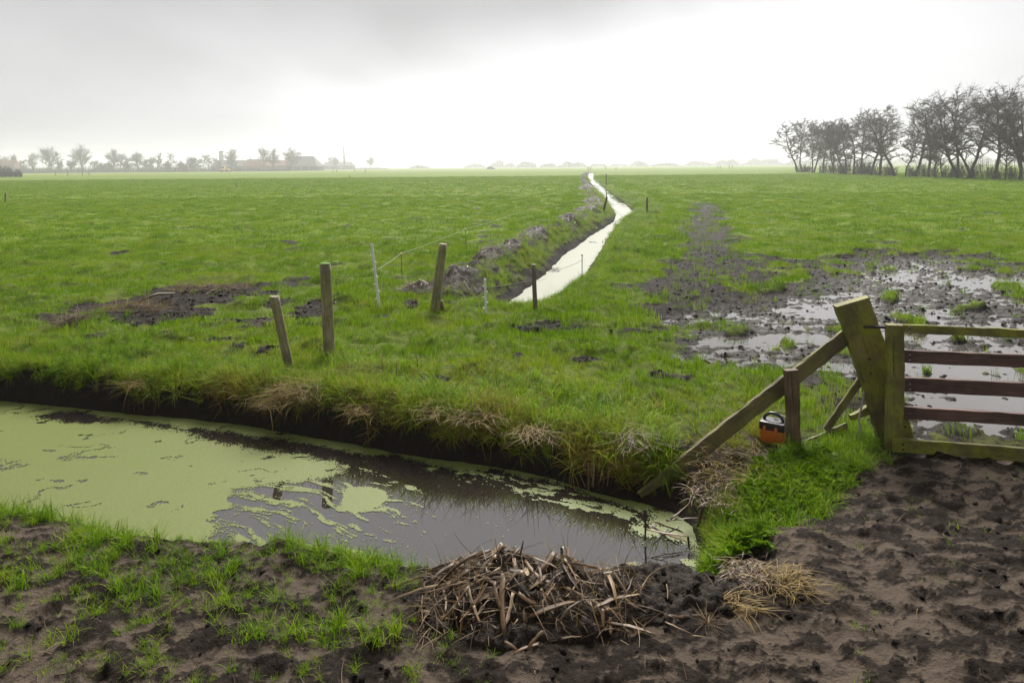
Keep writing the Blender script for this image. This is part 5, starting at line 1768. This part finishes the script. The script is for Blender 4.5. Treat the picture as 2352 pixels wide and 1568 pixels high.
def farm():
    # zx, top, width px (zoom), Y, style, label
    TL = [(90, 185, 70, 430, 'round', 'small bushy tree behind the red roof at the left edge'), (195, 185, 60, 430, 'round', 'small dark tree left of the broad domed tree'), (280, 140, 150, 400, 'round', 'broad domed tree left of the tall vase shaped one'), (485, 128, 170, 390, 'round', 'tall vase shaped tree, largest by the farm'),
          (420, 225, 60, 395, 'round', 'low tree at the left foot of the tall vase shaped one'), (670, 160, 120, 400, 'round', 'loose pale tree right of the tall vase shaped one'), (810, 175, 100, 395, 'round', 'rounded tree with dark trunk in the middle of the farm belt'), (920, 182, 55, 400, 'alder', 'slim pale tree right of the rounded one'), (1010, 188, 60, 410, 'alder', 'thin tall tree above the pale glasshouse'),
          (1060, 230, 60, 400, 'round', 'low bushy tree before the pale glasshouse'), (1130, 205, 85, 395, 'round', 'dark bushy tree right of the pale glasshouse'), (1200, 200, 60, 400, 'alder', 'slim tree left of the round silo'), (1255, 215, 50, 405, 'alder', 'thin tree just before the round silo'), (1365, 158, 100, 400, 'round', 'fan crowned tree right of the round silo'), (1540, 152, 80, 400, 'round', 'left of the three crowned trees above the red roof'),
          (1605, 154, 90, 400, 'round', 'middle one of the trees above the red roof'), (1715, 152, 125, 400, 'round', 'dense tree beside the big barn roof'), (1975, 205, 55, 560, 'round', 'small tree left of the poplar'), (2180, 206, 60, 600, 'round', 'rounded small tree right of the poplar'), (1935, 215, 30, 580, 'alder', 'thin tree at the left end of the far shed'), (30, 195, 60, 440, 'round', 'tree cut by the left picture edge'),
          (600, 240, 70, 400, 'round', 'low pale tree between the vase shaped and loose trees'), (740, 230, 60, 400, 'round', 'low tree left of the rounded one with dark trunk'), (985, 235, 50, 398, 'round', 'small dark bushy tree left of the thin tall one')]
    RX = random.Random(5)
    for k, zx in enumerate((140, 350, 560, 640, 705, 760, 860, 885, 950, 1035, 1090, 1165, 1225, 1285)):
        TL.append((zx, RX.uniform(195, 250), RX.uniform(35, 80), RX.uniform(385, 415), RX.choice(('round', 'alder', 'alder')), '%s small hazy tree from the left along the farm hedge' % ('first second third fourth fifth sixth seventh eighth ninth tenth eleventh twelfth thirteenth fourteenth'.split()[k])))
    for i, (zx, zt, w, Y, sty, lab) in enumerate(TL):
        u, vt = FD(zx, zt)
        Y *= 1.3
        b = far_base(u, Y)
        Ht = (H + ray(u, vt)[2] * Y) - b.z
        wm = w * .3906 * Y / F
        winter_tree('bare_tree', b, Ht, lab, 1300 + i, sty, 1, 0, wm / Ht * 1.0, 'trees around the farm', twigs=12, twig_r=.06, trunk_r=Ht * .03, mats=('fartwig', 'fartwig'))
    u, vt = FD(2025, 130)
    b = far_base(u, 730)
    winter_tree('poplar_tree', b, min(26.0, H + ray(u, vt)[2] * 730 - b.z), 'single tall narrow poplar standing above the far shed', 1340, 'poplar', 1, 0, .1, twigs=22, twig_r=.10, trunk_r=.55, mats=('fartwig', 'fartwig'))
    u, vt = FD(1232, 175)
    # hedges
    for i, (za, zb, h, Y, lab) in enumerate(((-200, 620, 6.5, 385, 'long dark hedge under the left farm trees'), (620, 1240, 5.8, 380, 'low hedge before the pale glasshouse'), (2070, 2275, 3.2, 620, 'low hedge trailing right of the far shed'), (1240, 1700, 2.2, 372, 'low hedge along the farm yard'))):
        Y *= 1.3
        ua, ub = FD(za, 0)[0], FD(zb, 0)[0]
        a, c = far_base(ua, Y), far_base(ub, Y)
        L = (c - a).length
        r = np.random.default_rng(1400 + i)
        n = int(L * 22)
        t = r.random(n)[:, None]
        p0 = np.array(a)[None] * (1 - t) + np.array(c)[None] * t + r.normal(0, .7, (n, 3)) * np.array([[1, 1, 0]])
        hh = h * (.55 + .45 * r.random(n)) * (1 + .5 * pn(t[:, 0] * L * .12, t[:, 0] * 0, 77))
        p1 = p0 + np.stack([r.normal(0, .5, n), r.normal(0, .4, n), hh], 1)
        tag(obj('hedge', cones('hedge', p0, p1, np.full(n, .10)), M['hedge']), lab, 'hedge', 'farm hedges')
    # dark bush at the left edge, nearer
    for i, (u, w, h, lab) in enumerate(((-10, 9, 5.0, 'dark brown bush at the left edge before the red roof'), (30, 7, 3.2, 'lower right shoulder of dark brush at the left edge'))):
        b = far_base(u, 225)
        bush('bush', b, w, h, lab, 1450 + i, .05, None, 1500, ('hedge', 'hedge'))

    def house(name, zx0, zx1, Y, eave, ridge, label, wall, roof, depth=9, hip=0.0, windows=0, door=True, chim=False):
        Y *= 1.3; eave *= 1.3; ridge *= 1.3; depth *= 1.3
        u0, u1 = FD(zx0, 0)[0], FD(zx1, 0)[0]
        a, c = far_base(u0, Y), far_base(u1, Y)
        L = c.x - a.x
        root = empty(name, ((a.x + c.x) / 2, Y, 0))
        tag(root, label, 'building')
        x0, x1, y0, y1 = a.x, c.x, Y, Y + depth
        ym = Y + depth / 2

        def me(nm, V, Fc, mt, par=None):
            m_ = bpy.data.meshes.new(nm); m_.from_pydata(V, [], Fc)
            return obj(nm, m_, M[mt], par or root)
        hp = hip * L
        V = [(x0, y0, -.2), (x1, y0, -.2), (x1, y1, -.2), (x0, y1, -.2), (x0, y0, eave), (x1, y0, eave), (x1, y1, eave), (x0, y1, eave), (x0 + hp, ym, ridge - .1), (x1 - hp, ym, ridge - .1)]
        me('wall', V, [(0, 1, 5, 4), (1, 2, 6, 5), (2, 3, 7, 6), (3, 0, 4, 7), (5, 6, 9), (7, 4, 8)], wall)
        e = .35
        V = [(x0 - e, y0 - e, eave - .15), (x1 + e, y0 - e, eave - .15), (x1 + e, y1 + e, eave - .15), (x0 - e, y1 + e, eave - .15), (x0 - e + hp, ym, ridge), (x1 + e - hp, ym, ridge)]
        V += [(p[0], p[1], p[2] + .18) for p in V]
        ro = me('roof', V, [(6, 7, 11, 10), (8, 9, 10, 11), (7, 8, 11), (9, 6, 10), (0, 1, 7, 6), (2, 3, 9, 8), (1, 2, 8, 7), (3, 0, 6, 9), (0, 4, 5, 1), (2, 5, 4, 3), (1, 5, 2), (3, 4, 0)], roof)
        if chim:
            cxm = x0 + L * .3
            obj('chimney', box_mesh('chimney', .8, .8, ridge - .3, ridge + 1.1, .03), M['brick'], ro, Matrix.Translation((cxm, ym, 0)))
        for k in range(windows):
            xx = x0 + L * (k + .7) / (windows + .6)
            f = obj('window', box_mesh('window', 1.3, .12, eave * .35, eave * .8, .02), M['pale'], root, Matrix.Translation((xx, y0 - .05, 0)))
            obj('pane', box_mesh('pane', 1.05, .10, eave * .39, eave * .76, .01), M['glass'], f, Matrix.Translation((xx, y0 - .09, 0)))
        if door:
            obj('door', box_mesh('door', 1.6, .12, 0, min(2.3, eave * .85), .02), M['greyroof'], root, Matrix.Translation((x1 - L * .12, y0 - .05, 0)))

    house('farm_barn', 1240, 1418, 400, 3.0, 6.6, 'long low grey barn between the round silo and the red roof', 'barn', 'greyroof', 12, .02, 3)
    house('farm_house', 1424, 1535, 392, 2.8, 6.8, 'farmhouse with orange red tiled roof in mid farm', 'brick', 'redroof', 9, .12, 4, True, True)
    house('farm_house', 1540, 1700, 408, 3.2, 6.4, 'long red roofed shed behind the farmhouse', 'brick', 'redroof', 9, .03, 5)
    house('farm_barn', 1690, 1862, 402, 2.6, 8.6, 'big dark barn with hipped roof at the right of the farm', 'barn', 'greyroof', 16, .24, 3)
    house('farm_shed', 1890, 2070, 575, 3.2, 6.6, 'dark shed below the tall narrow poplar', 'barn', 'greyroof', 12, .08, 2)
    house('farm_house', -60, 78, 420, 3.0, 8.0, 'red roofed house at the left picture edge', 'brick', 'redroof', 9, .1, 3, True, True)
    house('glasshouse', 985, 1100, 405, 2.6, 5.2, 'pale glasshouse behind the farm hedge', 'pale', 'pale', 10, 0, 4)
    # silo
    b = far_base(FD(1303, 0)[0], 540)
    root = empty('silo', b)
    tag(root, 'slim round grey silo left of the fan crowned tree', 'silo')
    obj('shaft', tube_mesh('shaft', [b + Vector((0, 0, -.2)), b + Vector((0, 0, 7)), b + Vector((0, 0, 15))], 1.9, 14), M['pale'], root)
    obj('dome', lump_mesh('dome', 4, .02), M['greyroof'], root, Matrix.Translation(b + Vector((0, 0, 15))) @ Matrix.Diagonal((1.9, 1.9, 2.0, 1)))
    # yellow loader
    b = far_base(FD(1322, 0)[0], 455)
    root = empty('yellow_loader', b)
    tag(root, 'small yellow loader parked before the grey barn', 'loader')
    mw = Matrix.Translation(b) @ Matrix.Scale(1.3, 4)
    obj('chassis', box_mesh('chassis', 4.2, 1.8, .7, 1.7, .1), M['yellow'], root, mw)
    cab = obj('cab', box_mesh('cab', 1.6, 1.6, 1.7, 3.0, .1, .85), M['yellow'], root, mw @ Matrix.Translation((-.6, 0, 0)))
    obj('pane', box_mesh('pane', 1.1, 1.7, 1.95, 2.75, .03), M['glass'], cab, mw @ Matrix.Translation((-.6, 0, 0)))
    for sx in (-1.3, 1.3):
        for sy in (-.9, .9):
            obj('wheel', tube_mesh('wheel', [(sx, sy - .2, .6), (sx, sy + .2, .6)], .62, 14), M['black'], root, mw)
    obj('loader_arm', tube_mesh('loader_arm', [(1.2, 0, 1.5), (2.6, 0, 1.3), (3.2, 0, .6)], .16, 6), M['yellow'], root, mw)
    obj('bucket', box_mesh('bucket', .8, 1.9, .1, .9, .08), M['steel'], root, mw @ Matrix.Translation((3.4, 0, 0)))


farm()

# small dark hut far out in the field
b = far_base(1128, 520)
hut = empty('field_shelter', b)
tag(hut, 'tiny dark field shelter on the far pasture edge left of the channel', 'shelter')
m_ = bpy.data.meshes.new('shelter')
m_.from_pydata([(-3, 0, 0), (3, 0, 0), (3, 3, 0), (-3, 3, 0), (-3, 0, 1.2), (3, 0, .5), (3, 3, .5), (-3, 3, 1.2), (-1, 0, 2.0), (-1, 3, 2.0)], [], [(0, 1, 5, 8, 4), (1, 2, 6, 5), (2, 3, 7, 9, 6), (3, 0, 4, 7)])
obj('wall', m_, M['barn'], hut, Matrix.Translation(b))
m_ = bpy.data.meshes.new('roof')
m_.from_pydata([(-3.3, -.3, 1.05), (-1, -.3, 2.02), (3.3, -.3, .42), (-3.3, 3.3, 1.05), (-1, 3.3, 2.02), (3.3, 3.3, .42), (-3.3, -.3, 1.2), (-1, -.3, 2.2), (3.3, -.3, .57), (-3.3, 3.3, 1.2), (-1, 3.3, 2.2), (3.3, 3.3, .57)], [], [(6, 7, 10, 9), (7, 8, 11, 10), (0, 3, 4, 1), (1, 4, 5, 2), (0, 1, 7, 6), (1, 2, 8, 7), (3, 9, 10, 4), (4, 10, 11, 5), (0, 6, 9, 3), (2, 5, 11, 8)])
obj('roof', m_, M['greyroof'], hut, Matrix.Translation(b))

# ------------------------------------------------------------------ woods on the far horizon: one mass
def far_woods():
    r = np.random.default_rng(77)
    P0, P1, R_ = [], [], []
    lumps = []
    for zx0, zx1, zt in ((720, 800, 112), (800, 860, 132), (870, 985, 122), (1000, 1090, 138), (1100, 1262, 120), (1270, 1380, 138), (1390, 1485, 132), (1500, 1595, 112), (1600, 1780, 138), (1790, 1960, 120), (1960, 2120, 105), (2120, 2350, 100), (280, 380, 150), (580, 700, 140)):
        lumps.append((827 + zx0 * .4141, 827 + zx1 * .4141, 312.4 + zt * .4141))
    for u in range(1800, 2700, 60):
        lumps.append((u, u + 70, 354 + 6 * math.sin(u * .05) - (u - 1800) * .004))
    for u in range(-300, 700, 70):
        lumps.append((u, u + 80, 384 + 4 * math.sin(u * .07) - u * .008))
    for (ua, ub, vt) in lumps:
        Y = r.uniform(900, 1080)
        a, c = ray(ua, 380)[0] * Y, ray(ub, 380)[0] * Y
        top = min(19.5, max(4.0, H + ray((ua + ub) / 2, vt)[2] * Y))
        n = int(80 + abs(c - a) * 9)
        t = r.random(n)
        env = top * np.clip((1 - np.abs(2 * t - 1) ** 3), .25, 1) * (.75 + .5 * pn(t * (c - a) * .09, t * 0 + ua, 9))
        x = a + (c - a) * t
        P0.append(np.stack([x, Y + r.normal(0, 6, n), np.full(n, -.3)], 1))
        P1.append(np.stack([x + r.normal(0, 2.2, n), Y + r.normal(0, 6, n), np.minimum(env, 20.5) * r.uniform(.5, 1.0, n)], 1))
        R_.append(np.full(n, 1.5))
    o = obj('far_woods', cones('far_woods', np.concatenate(P0), np.concatenate(P1), np.concatenate(R_)), M['hedge'])
    tag(o, 'faint misty belt of far woods along the horizon', 'woods', kind='stuff')


far_woods()

# a single bird
bp_ = at_y(1213, 179, 120)
V = [(-.02, -.18, 0), (.05, -.05, .02), (-.05, -.05, .02), (.05, .1, .01), (-.05, .1, .01), (0, .22, 0), (0, 0, -.06), (.34, .02, .16), (.30, .12, .14), (-.34, .02, .18), (-.30, .12, .16), (0, 0, .06)]
m_ = bpy.data.meshes.new('bird')
m_.from_pydata(V, [], [(0, 1, 11), (0, 11, 2), (1, 3, 11), (2, 11, 4), (3, 5, 11), (5, 4, 11), (0, 6, 1), (0, 2, 6), (1, 6, 3), (2, 4, 6), (3, 6, 5), (5, 6, 4), (1, 7, 8, 3), (2, 4, 10, 9)])
tag(obj('bird', m_, M['black'], None, Matrix.Translation(bp_)), 'tiny dark bird flying in the grey sky', 'bird')

# ------------------------------------------------------------------ damp air over the polder
m_ = bpy.data.meshes.new('haze')
x_, y0_, y1_, z0_, z1_ = 1950, -80, 1960, -1.9, HAZE_TOP
m_.from_pydata([(-x_, y0_, z0_), (x_, y0_, z0_), (x_, y1_, z0_), (-x_, y1_, z0_), (-x_, y0_, z1_), (x_, y0_, z1_), (x_, y1_, z1_), (-x_, y1_, z1_)], [], [(3, 2, 1, 0), (4, 5, 6, 7), (0, 1, 5, 4), (1, 2, 6, 5), (2, 3, 7, 6), (3, 0, 4, 7)])
hm = bpy.data.materials.new('haze'); hm.use_nodes = True
ht = hm.node_tree; ht.nodes.clear()
ho = ht.nodes.new('ShaderNodeOutputMaterial'); hv = ht.nodes.new('ShaderNodeVolumePrincipled')
hv.inputs['Color'].default_value = (.97, .975, .98, 1); hv.inputs['Density'].default_value = HAZE_DENSITY; hv.inputs['Anisotropy'].default_value = .5
ht.links.new(hv.outputs[0], ho.inputs['Volume'])
tag(obj('haze', m_, hm), 'thin pale mist lying over the whole polder', 'haze', kind='stuff')
